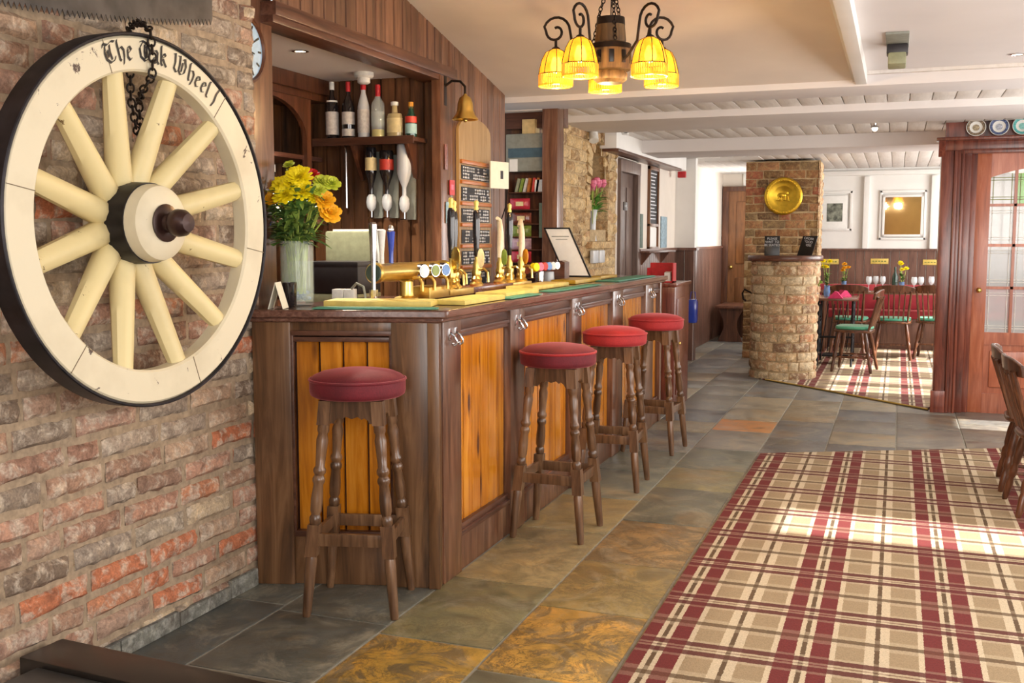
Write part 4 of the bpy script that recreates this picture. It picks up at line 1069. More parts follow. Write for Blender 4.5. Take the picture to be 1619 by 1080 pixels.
# brass beer font: column with a horizontal barrel carrying round lenses
ft = thing('beer_font', 'brass T-shaped beer font with three round badges near the vase end', 'beer tap', (-2.10, 4.28, 1.132))
mb = MB(); mb.lathe([(.052, 0), (.055, .012), (.034, .02), (.031, .03), (.031, .085), (.036, .09)], None, 28); mb.build('column', M['brass'], ft)
B0, B1 = Vector((-.035, -.25, .130)), Vector((.0, .42, .130))
mb = MB(); mb.bar(B0, B1, [(.040, 0), (.046, .01), (.046, .04), (.042, .06), (.042, .93), (.046, .95), (.046, .99), (.04, 1)], 32); mb.build('barrel', M['brass'], ft)
mb = MB(); d = (B1-B0).normalized(); mb.bar(B0-d*.004, B0+d*.002, [(.036, 0), (.041, 1)], 28); mb.build('end_cap', plain('dark_green_cap', (60, 78, 72), .3), ft)
for k, t in enumerate((.55, .72, .88)):
    p = B0.lerp(B1, t); mb = MB(); mb.bar(p, p+Vector((.062, -.022, .0)), [(.033, 0), (.033, .8), (.030, 1)], 24); q = mb.build('badge', M['chrome'], ft)
    mb = MB(); mb.bar(p+Vector((.0622, -.0221, 0)), p+Vector((.0635, -.0225, .0)), [(.026, 0), (.026, 1)], 24); mb.build('badge_face', [M['gl_frost'], M['greenpkt'], M['petal_b']][k], q)
for k, t in enumerate((.42, .60, .8)):
    p = B0.lerp(B1, t)+Vector((.045, -.01, -.03)); mb = MB(); mb.tube([p, p+Vector((.03, 0, 0)), p+Vector((.045, 0, -.02)), p+Vector((.045, 0, -.06))], .008, 10); mb.build('spout', M['brass_old'], ft)
mb = MB(); mb.box(-.07, .07, .10, .34, 0.0, .055, bev=.006); mb.build('base_block', M['brass_old'], ft)
for k, (yy, zz, hh, nm, mt) in enumerate(((-.28, .05, .30, 'chrome_lever', 'chrome'), (-.20, .17, .15, 'white_lever', 'cap_white'), (-.11, .17, .145, 'blue_lever', 'pblue'))):
    mb = MB(); mb.bar((-.02, yy, zz), (-.02, yy, zz+hh), [(.010, 0), (.010, .3), (.012, .45), (.017, .85), (.019, .97), (.012, 1)], 16)
    o = mb.build('tap_lever', M[mt], ft); o['label'] = nm.replace('_', ' ')+' of the beer font'
    if k == 2:
        mb = MB(); mb.sphere((-.02, yy, zz+hh+.005), .022, 12, (.6, 1, 1)); mb.build('lever_badge', M['chrome'], o)
mb = MB(); mb.rod((-.02, -.28, 0), (-.02, -.28, .06), .016, .02, 14); mb.build('lever_stem', M['chrome'], ft)
# till, screen and boxes behind the vase
tl = thing('cash_till', 'dark till with grey-green screen casing behind the flower vase', 'till', (-2.62, 4.62, .0))
mb = MB(); mb.box(-.38, .12, -.22, .22, 0, 1.02, bev=.006); mb.build('back_counter', M['dwood'], tl)
mb = MB(); mb.box(-.15, .15, -.12, .12, 1.14, 1.28, T(0, 0, 0), .01); mb.box(-.15, .15, -.12, .10, 1.27, 1.30, T(0, 0, .0) , .008); mb.build('till_body', M['navy'], tl)
mb = MB(); mb.box(-.16, .10, .10, .13, 1.19, 1.45, T(0, 0, 0), .01); sc = mb.build('screen', M['screen'], tl)
mb = MB(); mb.box(-.13, .16, .13, .135, 1.22, 1.46); mb.build('screen_back', M['paper'], sc)
mb = MB(); mb.box(-.15, .15, -.12, .12, 1.02, 1.14, bev=.004); mb.build('till_drawer', M['screen'], tl)
# servery work surface
bx = thing('napkin_box', 'small white box pair behind the near bar mat', 'box', (-2.32, 4.10, 1.132), 15)
mb = MB(); mb.box(-.05, .0, -.03, .03, 0, .055, bev=.003); mb.box(.003, .05, -.03, .03, 0, .055, bev=.003); mb.build('box_body', M['cap_white'], bx)
nz = thing('hose_nozzle', 'curved grey hose with red and silver nozzle lying behind the near bar mat', 'nozzle', (-2.15, 4.0, 1.132))
mb = MB(); mb.tube([(-.10, .04, .06), (-.07, .03, .085), (-.03, .02, .07), (-.01, .0, .03), (0, -.02, .014), (.03, -.02, .012)], .006, 8); mb.build('hose', M['greybox'], nz)
mb = MB(); mb.rod((.02, -.02, .013), (.06, -.02, .013), .011, .013); mb.build('red_collar', M['red'], nz); mb = MB(); mb.rod((.06, -.02, .013), (.11, -.015, .013), .013, .008); mb.build('tip', M['chrome'], nz)

# hand pulls
def pump(label, loc, hmat, H=.40, r=.021, clip=None, clipr=.035, cream_top=True, curved=False):
    p = thing('hand_pump', label, 'beer pump', loc, 0, 'hand pumps on the bar')
    mb = MB(); mb.lathe([(.036, 0), (.038, .008), (.026, .02), (.030, .035), (.022, .05), (.026, .07), (.018, .09), (.020, .11), (.012, .13), (.010, .155)], None, 24); mb.build('pump_base', M['brass'], p)
    mb = MB()
    if curved: mb.tube([(0, 0, .14), (0, .012, .2), (0, .012, .28), (0, -.01, .35), (0, -.04, H-.01)], [.014, .020, .018, .015, .010], 14)
    else: mb.lathe([(.010, .15), (.013, .16), (.014, .20), (.019, .26), (r, H-.09), (r*.9, H-.05), (.010, H-.03)], None, 20)
    mb.build('handle', hmat, p)
    if cream_top:
        mb = MB(); mb.lathe([(.011, H-.035), (.013, H-.025), (.009, H-.015), (.013, H), (.012, H+.012), (.0001, H+.02)], None, 16, False); mb.build('finial', M['ctop'], p)
    mb = MB(); mb.tube([(.0, -.0, .08), (.05, -.02, .09), (.075, -.03, .07), (.08, -.032, .02)], .007, 8); mb.build('spout', M['brass'], p)
    if clip:
        mb = MB(); mb.lathe([(.0001, 0), (clipr, 0), (clipr, .004), (clipr*.86, .007), (.0001, .007)], T(.045, -.045, .145) @ RZ(-28) @ RX(90) @ Matrix.Diagonal((.8, 1.5, 1, 1)), 28, False)
        c = mb.build('pump_clip', clip, p)
    return p
pump('black handled pump with long oval gold badge, nearest the flower vase', (-2.06, 4.70, 1.165), M['pblack'], .43, .020, M['brass'], .042)
pump('plain black handled pump just behind the one with long gold badge', (-2.10, 4.83, 1.165), M['pblack'], .42, .019)
pump('black handled pump with round green and cream badge before the menu board', (-2.09, 5.10, 1.165), M['pblack'], .43, .020, M['label_cream'], .034)
pump('cream curved pump handle beside the tall black pump', (-2.08, 5.42, 1.165), M['pcream'], .37, .018, M['greenpkt'], .030, False, True)
pump('tall black pump with gold finial right of the cream curved pump', (-2.09, 5.60, 1.165), M['pblack'], .43, .021)
pump('pale orange flat-handled pump right of the tall black pump', (-2.07, 5.74, 1.165), M['pcream'], .33, .019, M['cap_orange'], .030, False, True)
pl = thing('pump_plinth', 'brass and brown wood plinth running under the beer pumps', 'plinth', (-2.09, 5.2, 1.132))
for y0, y1 in ((-.6, -.28), (.3, .62)):
    mb = MB(); mb.box(-.06, .06, y0, y1, 0, .033, bev=.004); mb.build('brass_block', M['brass_old'], pl)
mb = MB(); mb.box(-.06, .06, -.28, .3, 0, .033, bev=.004); mb.build('wood_block', M['mahog'], pl)
# small second font at the far end with round badges
f2 = thing('beer_font', 'small beer font with a row of bright round badges right of the pumps', 'beer tap', (-2.06, 6.05, 1.132))
mb = MB(); mb.lathe([(.04, 0), (.04, .01), (.026, .02), (.026, .08)], None, 20); mb.build('column', M['chrome'], f2)
mb = MB(); mb.rod((-.01, -.22, .10), (.0, .26, .10), .030, .030, 20); mb.build('barrel', M['mahog'], f2)
for k, mt in enumerate(('petal_y', 'petal_p', 'label_red', 'petal_b', 'cap_white', 'chrome')):
    y = -.18+.08*k; mb = MB(); mb.bar((.02, y, .11), (.05, y-.015, .112), [(.026, 0), (.026, .9), (.022, 1)], 18); mb.build('badge', M[mt], f2)
# drinking glasses upturned
for k, (x, y) in enumerate(((-2.2, 6.32), (-2.14, 6.42))):
    g = thing('beer_glass', ['upturned beer glass just right of the small font', 'upturned beer glass farther right, near the framed menu'][k], 'glass', (x, y, 1.1305), 0, 'beer glasses by the small font')
    if x < -2.12: g.location.x = -2.09
    mb = MB(); mb.lathe([(.038, 0), (.030, .13), (.0001, .13)], None, 18, False); mb.build('glass_bowl', M['gl_frost'], g)
# framed menu leaning back
fm = thing('framed_menu', 'black framed white menu card leaning back on the bar top', 'menu', (-1.985, 6.62, 1.158), 4)
R_ = T(0, 0, 0) @ RZ(8)
def lean(mb, x0, x1, y0, y1, z0, z1): mb.box(x0, x1, y0, y1, z0, z1, Matrix(((1, 0, -.42, 0), (0, 1, .0, 0), (0, 0, .92, 0), (0, 0, 0, 1))), .002)
mb = MB(); lean(mb, -.09, .09, 0, .014, 0, .012); lean(mb, -.09, .09, 0, .014, .345, .357); lean(mb, -.09, -.078, 0, .014, 0, .357); lean(mb, .078, .09, 0, .014, 0, .357); mb.build('frame', M['black'], fm)
mb = MB(); lean(mb, -.079, .079, .004, .012, .01, .347); mb.build('menu_sheet', M['paper'], fm)
mb = MB(); lean(mb, -.06, .06, .003, .0045, .29, .296); lean(mb, -.04, .04, .003, .0045, .27, .274); mb.build('print_lines', M['greybox'], fm)
mb = MB(); mb.rod((-.14, .02, .28), (-.20, .12, 0), .006); mb.build('easel_leg', M['dwood'], fm)
hd = thing('menu_holder', 'brown wooden wedge holder behind the framed menu', 'holder', (-2.06, 6.42, 1.132), 0)
mb = MB(); mb.prism([(-.06, 0), (.06, 0), (.06, .13), (.03, .14)], .10, T(0, .05, 0) @ RX(90)); mb.build('wedge', M['dwoodX'], hd)

# ================================================================= ALCOVE: SHELF, BOTTLES, OPTICS
AY = 5.425
sh = thing('bottle_shelf', 'dark wooden shelf on brackets across the end wall of the bar alcove', 'shelf', (-2.8, AY-.08, 1.95))
mb = MB(); mb.box(-.36, .28, -.10, .075, 0, .024, bev=.004); mb.box(-.36, .28, -.105, -.095, -.014, .03, bev=.003); mb.build('shelf_board', M['dwoodX'], sh)
for x in (-.12, .22):
    mb = MB(); mb.prism([(0, 0), (.14, 0), (.012, -.2), (0, -.2)], .02, T(x, .075, 0) @ RZ(-90) @ RX(90)); mb.build('bracket', M['dwood'], sh)
BY = AY-.10
def bottle(label, x, prof, gm, cap=None, bands=(), z=1.975, neck=None, inv=False, y=BY, cat='bottle', group='bottles on the alcove shelf', sq=False):
    b = thing('spirit_bottle', label, cat, (x, y, z), 0, group)
    n = 24
    mb = MB(); Mx = Matrix.Diagonal((1, .62, 1, 1)) if sq else None
    mb.lathe(prof, Mx, n, True); mb.build('bottle_body', gm, b)
    if cap:
        z0, z1, r, m = cap; mb = MB(); mb.lathe([(r, z0), (r, z1)], None, 18); mb.build('cap', m, b)
    for (z0, z1, r, m) in bands:
        mb = MB(); mb.lathe([(r+.0012, z0), (r+.0012, z1)], Mx, n, False); mb.build('label', m, b)
    return b
def prof(r, hb, hs, hn, rn): return [(r*.9, 0), (r, .008), (r, hb), (r*.9, hb+.02), (rn+.006, hs), (rn, hs+.02), (rn, hn)]
bottle('tall clear vodka-style bottle with white cap, leftmost on the alcove shelf', -3.075, prof(.037, .19, .235, .30, .013), M['gl_dark'], (.285, .33, .015, M['cap_white']), ((.03, .16, .037, M['label']), (.215, .225, .03, M['cap_white'])))
bottle('dark bottle with pale oval label, second from left on the alcove shelf', -2.97, prof(.036, .18, .235, .30, .012), M['gl_dark'], (.27, .325, .013, M['cap_red']), ((.02, .06, .036, M['label']), (.085, .155, .036, M['label'])))
bottle('slim clear bottle with tall bright red capsule on the alcove shelf', -2.872, prof(.033, .18, .24, .31, .013), M['gl_frost'], (.275, .335, .016, M['cap_red']), ((.035, .165, .033, M['label']),))
bottle('clear bottle with red neck and yellow spirit left in the bottom', -2.78, prof(.038, .18, .225, .29, .012), M['gl_clear'], (.235, .30, .015, M['cap_red']), ((.0, .05, .0345, M['spirit']), (.07, .15, .038, M['gl_clear'])))
bottle('squat square-shouldered bottle with chrome stopper and cream label', -2.675, [(.044, 0), (.047, .01), (.047, .12), (.04, .135), (.018, .14), (.016, .165), (.016, .18)], M['whisky'], (.18, .20, .022, M['cap_white']), ((.03, .11, .047, M['label_cream']),), sq=True)
bottle('short bottle with orange cap and pale blue label, rightmost on the shelf', -2.575, [(.030, 0), (.032, .01), (.032, .11), (.018, .135), (.015, .16), (.015, .17)], M['gl_green'], (.145, .195, .015, M['cap_orange']), ((.02, .075, .032, plain('pale_blue_label', (170, 206, 206), .5)), (.08, .115, .032, M['label_red'])))
bottle('dark green bottle standing in the left arch of the alcove', -3.29, prof(.035, .2, .25, .31, .014), M['gl_green'], (.28, .32, .015, M['gl_green']), ((.1, .2, .035, plain('grey_green_label', (110, 150, 130), .5)), (.02, .07, .035, M['label'])), z=1.887, y=4.97)
def optic(label, x, zt, L, gm, band, r):
    o = thing('optic_dispenser', label, 'optic', (x, AY-.015, zt-L), 0, 'spirit optics under the alcove shelf')
    mb = MB(); mb.box(-.012, .045, -.006, .010, -.02, L-.02, bev=.002); mb.build('backplate', M['greybox'], o)
    mb = MB(); p = [(.012, .11), (.012, .16), (r*.8, .21), (r, .24), (r, L-.01), (r*.9, L)]; mb.lathe(p, T(0, -.055, 0), 22); q = mb.build('upturned_bottle', gm, o)
    mb = MB(); mb.lathe([(r+.001, .25), (r+.001, .25+(L-.26)*.6)], T(0, -.055, 0), 22, False); mb.build('label', band, q)
    mb = MB(); mb.lathe([(.010, .02), (.026, .04), (.030, .07), (.026, .10), (.014, .115)], T(0, -.055, 0), 18); mb.build('measure', M['gl_frost'], o)
    mb = MB(); mb.rod((0, -.055, -.02), (0, -.055, .03), .006); mb.box(-.02, .02, -.075, -.035, -.022, -.016); mb.build('spout', M['chrome'], o)
    return o
optic('optic with dark bottle and cream label, left of the three', -2.845, 1.93, .38, M['gl_dark'], M['label_cream'], .033)
optic('optic with dark bottle and bright red label, middle of the three', -2.745, 1.91, .36, M['gl_dark'], M['label_red'], .040)
optic('optic with frosted clear upturned bottle, right of the three', -2.635, 1.94, .40, M['gl_frost'], M['gl_frost'], .040)
# arches of the back bar on the servery wall
bb = thing('arched_back_bar', 'dark arched back bar shelving along the left side of the alcove', 'back bar', (-3.15, 4.3, 0))
def arch_panel(y0, y1, x):
    mb = MB(); N = 14; zs = 1.98
    pts = [(y0, 0), (y0+.05, 0), (y0+.05, zs)]+[(y0+.05+(y1-y0-.1)*(1-math.cos(PI*i/N))/2, zs+.20*math.sin(PI*i/N)) for i in range(1, N)]+[(y1-.05, zs), (y1-.05, 0), (y1, 0), (y1, 2.3), (y0, 2.3)]
    mb.prism([(a, b) for a, b in pts], .03, T(x, 0, 0) @ Matrix(((0, 0, 1, 0), (1, 0, 0, 0), (0, 1, 0, 0), (0, 0, 0, 1)))); return mb
for y0, y1 in ((3.55, 4.40), (4.40, 5.25)): arch_panel(y0, y1, -3.2).build('arch', M['dwood'], bb, off=bb.location)
mb = MB(); mb.box(-3.48, -3.14, 3.55, 5.42, 2.24, 2.325, bev=.004); mb.box(-3.48, -3.16, 3.55, 5.42, 2.20, 2.24, bev=.006); mb.build('cornice', M['dwood'], bb, off=bb.location)
mb = MB(); mb.box(-3.48, -3.19, 3.55, 5.4, 1.86, 1.885); mb.box(-3.48, -3.19, 3.55, 5.4, 1.5, 1.525); mb.build('shelf', M['dwoodY'], bb, off=bb.location)
mb = MB(); mb.box(-3.49, -3.05, 3.55, 5.42, 0, 1.05, bev=.005); mb.build('cupboard', M['dwood'], bb, off=bb.location)
for k, (y, gm) in enumerate(((4.62, 'gl_dark'), (4.85, 'gl_green'), (5.05, 'gl_dark'))):
    bottle(['dark bottle low on the back bar behind the flowers', 'green bottle low on the back bar behind the flowers', 'dark bottle low on the back bar nearest the alcove corner'][k], -3.3, prof(.036, .17, .22, .28, .013), M[gm], (.26, .30, .014, M['cap_white']), ((.05, .13, .036, M['label']),), z=1.525, y=y, group='bottles on the back bar')
pp = thing('pipe', 'pale bent metal pipe on the alcove wall behind the flowers', 'pipe', (-3.03, 5.40, 1.69))
mb = MB(); mb.tube([(-.045, 0, .26), (-.02, -.01, .27), (0, -.01, .255), (.005, -.01, .22), (.005, -.01, -.1)], .007, 8); mb.build('bent_tube', M['chrome'], pp)
# alcove ceiling fittings
dl = thing('ceiling_downlight', 'small lit downlight in the white ceiling of the bar alcove', 'downlight', (-2.77, 4.50, 2.325), 0, 'recessed downlights')
mb = MB(); mb.lathe([(.042, 0), (.042, -.004), (.030, -.006), (.028, 0)], None, 24, False); mb.build('trim_ring', M['chrome'], dl)
mb = MB(); mb.lathe([(.0001, -.002), (.028, -.002)], None, 20, False); mb.build('lens', M['spot'], dl)
d2 = dup(dl, (.55, 6.10, 2.37), 0, 'small lit downlight in the flat white ceiling at the upper right')
sm = thing('smoke_alarm', 'round white smoke alarm on the alcove ceiling above the bottles', 'smoke alarm', (-2.80, 5.2, 2.325))
mb = MB(); mb.lathe([(.055, 0), (.055, -.02), (.045, -.03)], None, 24); mb.build('base', M['cap_white'], sm); mb = MB(); mb.lathe([(.035, -.03), (.035, -.055), (.025, -.062)], None, 24); mb.build('sensor', M['cap_white'], sm)
l = bpy.data.lights.new('downlight', 'SPOT'); l.energy = 75; l.spot_size = math.radians(120); l.spot_blend = .6; l.color = (1, .9, .75); l.shadow_soft_size = .03
o = bpy.data.objects.new('downlight', l); COL.objects.link(o); o.location = (-2.77, 4.5, 2.31)

# ================================================================= BELL, MENU BOARD, SIGNS ON CLADDING
bl = thing('brass_bell', 'brass ship bell on a scrolled bracket on the wooden cladding', 'bell', (-2.42, 5.43, 2.205))
mb = MB(); mb.box(0, .012, -.02, .02, -.05, .12, bev=.004); mb.tube([(.01, 0, .06), (.05, 0, .085), (.10, 0, .08), (.13, 0, .05), (.13, 0, .01)], .007, 10); mb.build('bracket', M['iron'], bl)
mb = MB(); mb.lathe([(.008, .03), (.014, .02), (.032, .008), (.042, -.02), (.046, -.06), (.055, -.085), (.072, -.105), (.074, -.112), (.066, -.108), (.04, -.06), (.0001, -.01)], T(.13, 0, -.02), 32, False); mb.build('bell_body', M['brass'], bl)
mb = MB(); mb.sphere((.13, 0, -.135), .012); mb.rod((.13, 0, -.05), (.13, 0, -.13), .003); mb.build('clapper', M['brass_old'], bl)
bd = thing('menu_board', 'tall wooden board with six chalk-lettered black slats behind the pumps', 'menu board', (-2.416, 5.84, 1.2))
mb = MB(); N = 12; pts = [(-.25, -.02), (.25, -.02), (.25, .84)]+[(.25*math.cos(PI*i/N), .84+.085*math.sin(PI*i/N)) for i in range(1, N)]+[(-.25, .84)]
mb.prism(pts, .018, Matrix(((0, 0, 1, 0), (1, 0, 0, 0), (0, 1, 0, 0), (0, 0, 0, 1)))); mb.build('board', M['pale_wood'], bd)
words = ['ALE', 'LAGER', 'CIDER', 'STOUT', 'WINE', 'GIN']
rnd = random.Random(21)
for k in range(6):
    z = .60-.125*k
    mb = MB(); mb.box(.018, .022, -.22, .22, z-.040, z+.040); s_ = mb.build('chalk_panel', M['chalk'], bd)
    mb = MB()
    for row in (0, 1):
        y = -.20
        while y < .2:
            wd = rnd.uniform(.018, .034); h0 = rnd.uniform(.024, .032); zz = z+(.018 if row == 0 else -.02)
            if rnd.random() < .8:
                mb.box(.022, .0225, y, y+wd*.36, zz-h0/2, zz+h0/2); mb.box(.022, .0225, y, y+wd*.8, zz-.006, zz+.007)
                mb.box(.022, .0225, y+wd*.5, y+wd*.85, zz-h0/2, zz+h0/2)
            y += wd+.006
    mb.build('chalk_writing', M['chalkw'], s_, smooth=False)
    mb = MB(); mb.box(.014, .032, -.235, .235, z-.068, z-.046, bev=.003); mb.build('slat', M['orangew'], bd)
mb = MB(); mb.box(.014, .032, -.235, .235, .648, .672, bev=.003); mb.build('slat', M['orangew'], bd)
sg = thing('notice', 'small red square sign on the post beside the menu board', 'sign', (-2.405, 5.50, 1.66))
mb = MB(); mb.box(0, .004, -.035, .035, 0, .085); mb.build('plate', M['red'], sg); mb = MB(); mb.box(.004, .005, -.018, .018, .03, .06); mb.build('symbol', M['petal_p'], sg)
sg = thing('notice', 'pale blue paper notice on the post below the red square sign', 'sign', (-2.405, 5.45, 1.50))
mb = MB(); mb.box(0, .003, -.035, .035, 0, .12); mb.build('sheet', plain('pale_blue_paper', (150, 186, 206), .6), sg)
sg = thing('notice', 'narrow brown wooden tag on the post above the red square sign', 'sign', (-2.405, 5.42, 1.80))
mb = MB(); mb.box(0, .003, -.02, .02, 0, .14); mb.build('sheet', M['mahog'], sg)
tb = thing('order_screen', 'white tablet screen on a thin arm beside the menu board', 'screen', (-2.42, 6.1, 1.72), 0)
mb = MB(); mb.box(.10, .112, -.10, .07, .0, .165, T(0, 0, 0) @ RZ(-20), .003); mb.build('screen', M['cardp'], tb)
mb = MB(); mb.box(.1125, .1135, -.01, .015, .06, .11, RZ(-20)); mb.build('printed_mark', M['navy'], tb)
mb = MB(); mb.tube([(.10, 0, .08), (.05, .04, .06), (0, .06, .05)], .008, 8); mb.tube([(.11, .05, .0), (.09, .08, -.1), (.04, .10, -.22)], .004, 6); mb.build('arm', M['black'], tb)

# shelf unit at the end of the servery
SY = 6.92
su = thing('shelf_unit', 'tall grey-fronted shelf unit at the far end of the servery', 'shelving', (-2.45, SY+.05, 0))
mb = MB(); mb.box(-.15, .15, .06, .10, 0, 1.95); mb.box(-.15, -.135, -.06, .1, 0, 1.90); mb.box(.135, .15, -.06, .1, 0, 1.90)
for z in (1.13, 1.24, 1.33, 1.42, 1.51, 1.61, 1.73): mb.box(-.15, .15, -.06, .06, z, z+.008)
mb.build('carcass', M['dwood'], su)
mb = MB(); mb.box(-.15, .135, -.08, .09, 1.88, 2.14, bev=.01); gb = mb.build('grey_cabinet', M['greybox'], su)
mb = MB(); mb.box(-.13, .135, -.084, -.078, 1.975, 2.04); mb.build('blue_panel', M['bluepane'], gb); mb = MB(); mb.box(-.12, -.06, -.083, -.08, 1.88, 1.965); mb.build('paper_note', M['paper'], gb)
bx = thing('box', 'cream cardboard box on top of the grey shelf unit', 'box', (-2.44, SY+.03, 2.14)); mb = MB(); mb.box(-.045, .05, -.04, .06, 0, .10, bev=.003); mb.build('carton', plain('cream_carton', (214, 188, 134), .7), bx)
for k, (x, m) in enumerate(((-2.565, 'screen'), (-2.535, 'greenpkt'), (-2.505, 'label'), (-2.475, 'orangew'), (-2.44, 'label_red'), (-2.41, 'orangew'))):
    b = thing('book', ['grey-green', 'green', 'pale', 'orange', 'red', 'last orange'][k]+' book leaning on the top shelf below the grey cabinet', 'book', (x+.02, SY, 1.738), 0, 'books in the servery')
    mb = MB(); mb.box(0, .02, 0, .08, 0, .10, T(0, 0, 0) @ RY(14 if k < 3 else 8), .002); mb.build('cover', M[m], b)
b = thing('white_box', 'white box with faint print on the book shelf', 'box', (-2.36, SY, 1.738), 0); mb = MB(); mb.box(-.035, .04, 0, .06, 0, .085, bev=.002); mb.build('carton', M['paper'], b)
packs = [('redpkt', 1.618, -2.50, 'red crisp packets on the upper snack shelf'), ('mahog', 1.518, -2.49, 'brown snack box on the second snack shelf'), ('greenpkt', 1.428, -2.49, 'green snack packet on the third snack shelf'), ('pinkpkt', 1.338, -2.49, 'pink and white snack packet on the fourth snack shelf'), ('redpkt', 1.248, -2.49, 'red crisp packet on the lowest snack shelf')]
for k, (m, z, x, lab) in enumerate(packs):
    b = thing('snack_packet', lab, 'snacks', (x, SY-.01, z), 0, 'snack packets in the servery')
    mb = MB(); n = 8; vs = []; 
    for j in range(n+1):
        for i in range(n+1):
            s_, t_ = i/n*2-1, j/n*2-1; vs.append((s_*.075, -.028*(1-s_**4)*(1-t_**4)-.0, .0+(t_+1)*.038))
    for j in range(n+1):
        for i in range(n+1):
            s_, t_ = i/n*2-1, j/n*2-1; vs.append((s_*.075, .022*(1-s_**4)*(1-t_**4)+.001, .0+(t_+1)*.038))
    q = (n+1)**2; fs = []
    for j in range(n):
        for i in range(n): a = j*(n+1)+i; fs += [(a, a+1, a+n+2, a+n+1), (q+a, q+a+n+1, q+a+n+2, q+a+1)]
    mb.add(vs, fs); mb.build('packet', M[m], b)
    mb = MB(); mb.box(-.02, .035, -.032, -.026, .022, .052); mb.build('logo_patch', M['label_cream'], b)
b = thing('leaflet_strip', 'hanging strip of green leaflets at the right of the snack shelves', 'leaflets', (-2.335, SY-.02, 1.42)); mb = MB(); mb.box(-.02, .02, 0, .006, 0, .24); mb.build('sheet', plain('grey_green_sheet', (112, 130, 110), .5), b)

# ================================================================= CHANDELIER
CH = Vector((-1.315, 4.90, 2.08))
cl = thing('chandelier', 'wooden hub chandelier with five amber glass shades on wrought iron scrolls', 'chandelier', CH)
mb = MB(); mb.lathe([(.0001, .07), (.060, .07), (.078, .085), (.082, .11), (.074, .125), (.095, .13), (.098, .15), (.098, .235), (.088, .245), (.078, .25), (.072, .26), (.074, .27), (.064, .37), (.0001, .372)], None, 24, False)
hb = mb.build('hub', wood('old_hub_wood', (58, 42, 26), (98, 76, 46), (130, 104, 64), 'Z', rough=.6, coat=0), cl)
mb = MB(); mb.lathe([(.066, .34), (.068, .34), (.066, .375), (.064, .375)], None, 24, False); mb.lathe([(.100, .225), (.101, .225), (.098, .25), (.09, .25)], None, 24, False); mb.build('iron_band', M['iron'], hb)
for k in range(10): mb = MB(); mb.box(.094, .1, -.012, .012, .155, .215, RZ(36*k), .003); mb.build('mortice', M['black'], hb)
mb = MB()
topz = zc(4.9)-2.08
for k in range(3):
    a = math.radians(120*k+60); 
    chain(mb, [(.085*math.cos(a), .085*math.sin(a), .26), (.05*math.cos(a), .05*math.sin(a), .42), (0, 0, topz-.02)], .024, .0028, .011)
mb.build('chain', M['iron'], cl)
mb = MB(); mb.tube([(0, 0, .37), (.004, 0, topz)], .003, 6); mb.build('cable', M['black'], cl)
mb = MB(); mb.lathe([(.05, topz+.0), (.05, topz-.02), (.02, topz-.035)], None, 20); mb.build('ceiling_rose', M['iron'], cl)
for k in range(5):
    a = math.radians(20.3-90-36+72*k); R = .27; zt = .243
    D = Vector((math.cos(a), math.sin(a), 0)); c = D*R
    arm = MB(); cx = c+Vector((0, 0, zt+.085))
    pts = [D*.09+Vector((0, 0, .165)), D*.13+Vector((0, 0, .19)), D*(R-.085)+Vector((0, 0, zt+.0))]
    for i in range(0, 25):
        t = PI-(i/24)*2.6*PI; rr = .070*(1-.032*i) if i > 8 else .070*(1-.012*i)
        pts.append(cx+D*(rr*math.cos(t))+Vector((0, 0, rr*math.sin(t))))
    arm.tube(pts, .0065, 8)
    arm.tube([c+Vector((0, 0, zt+.04)), c+Vector((0, 0, zt-.01))], .007, 8)
    am = arm.build('scroll_arm', M['iron'], cl)
    mb = MB(); n = 8; pr = [(.022, zt), (.048, zt-.014), (.066, zt-.048), (.077, zt-.09), (.082, zt-.118)]
    mb.lathe(pr, T(*c) @ RZ(22), n, False)
    sd = mb.build('lamp_shade', M['amber'], cl, angle=20)
    mb = MB()
    for i in range(n):
        b = 2*PI*i/n+math.radians(22); mb.tube([c+Vector((r*1.01*math.cos(b), r*1.01*math.sin(b), z)) for r, z in pr], .002, 5)
    mb.tube([c+Vector((.083*math.cos(2*PI*i/n+math.radians(22)), .083*math.sin(2*PI*i/n+math.radians(22)), zt-.119)) for i in range(n)], .0028, 5, True)
    mb.lathe([(.02, zt-.004), (.02, zt+.006), (.008, zt+.014)], T(*c), 12); mb.build('shade_ribs', M['iron'], sd)
    mb = MB()
    for i in range(44):
        b = 2*PI*i/44; p = c+Vector((.081*math.cos(b), .081*math.sin(b), zt-.12)); mb.rod(p, p-Vector((0, 0, .05)), .0038, .0038, 5)
    mb.tube([c+Vector((.081*math.cos(2*PI*i/32), .081*math.sin(2*PI*i/32), zt-.172)) for i in range(32)], .005, 6, True)
    o = mb.build('bead_fringe', M['bead'], sd); o['kind'] = 'stuff'
    mb = MB(); mb.lathe([(.0001, zt-.115), (.014, zt-.108), (.019, zt-.09), (.015, zt-.07), (.008, zt-.05), (.0001, zt-.045)], T(*c), 14, False); mb.build('bulb', M['bulb'], cl)
    l = bpy.data.lights.new('bulb', 'POINT'); l.energy = 4.5; l.color = (1, .66, .30); l.shadow_soft_size = .02
    o = bpy.data.objects.new('bulb', l); COL.objects.link(o); o.location = CH+c+Vector((0, 0, zt-.20))

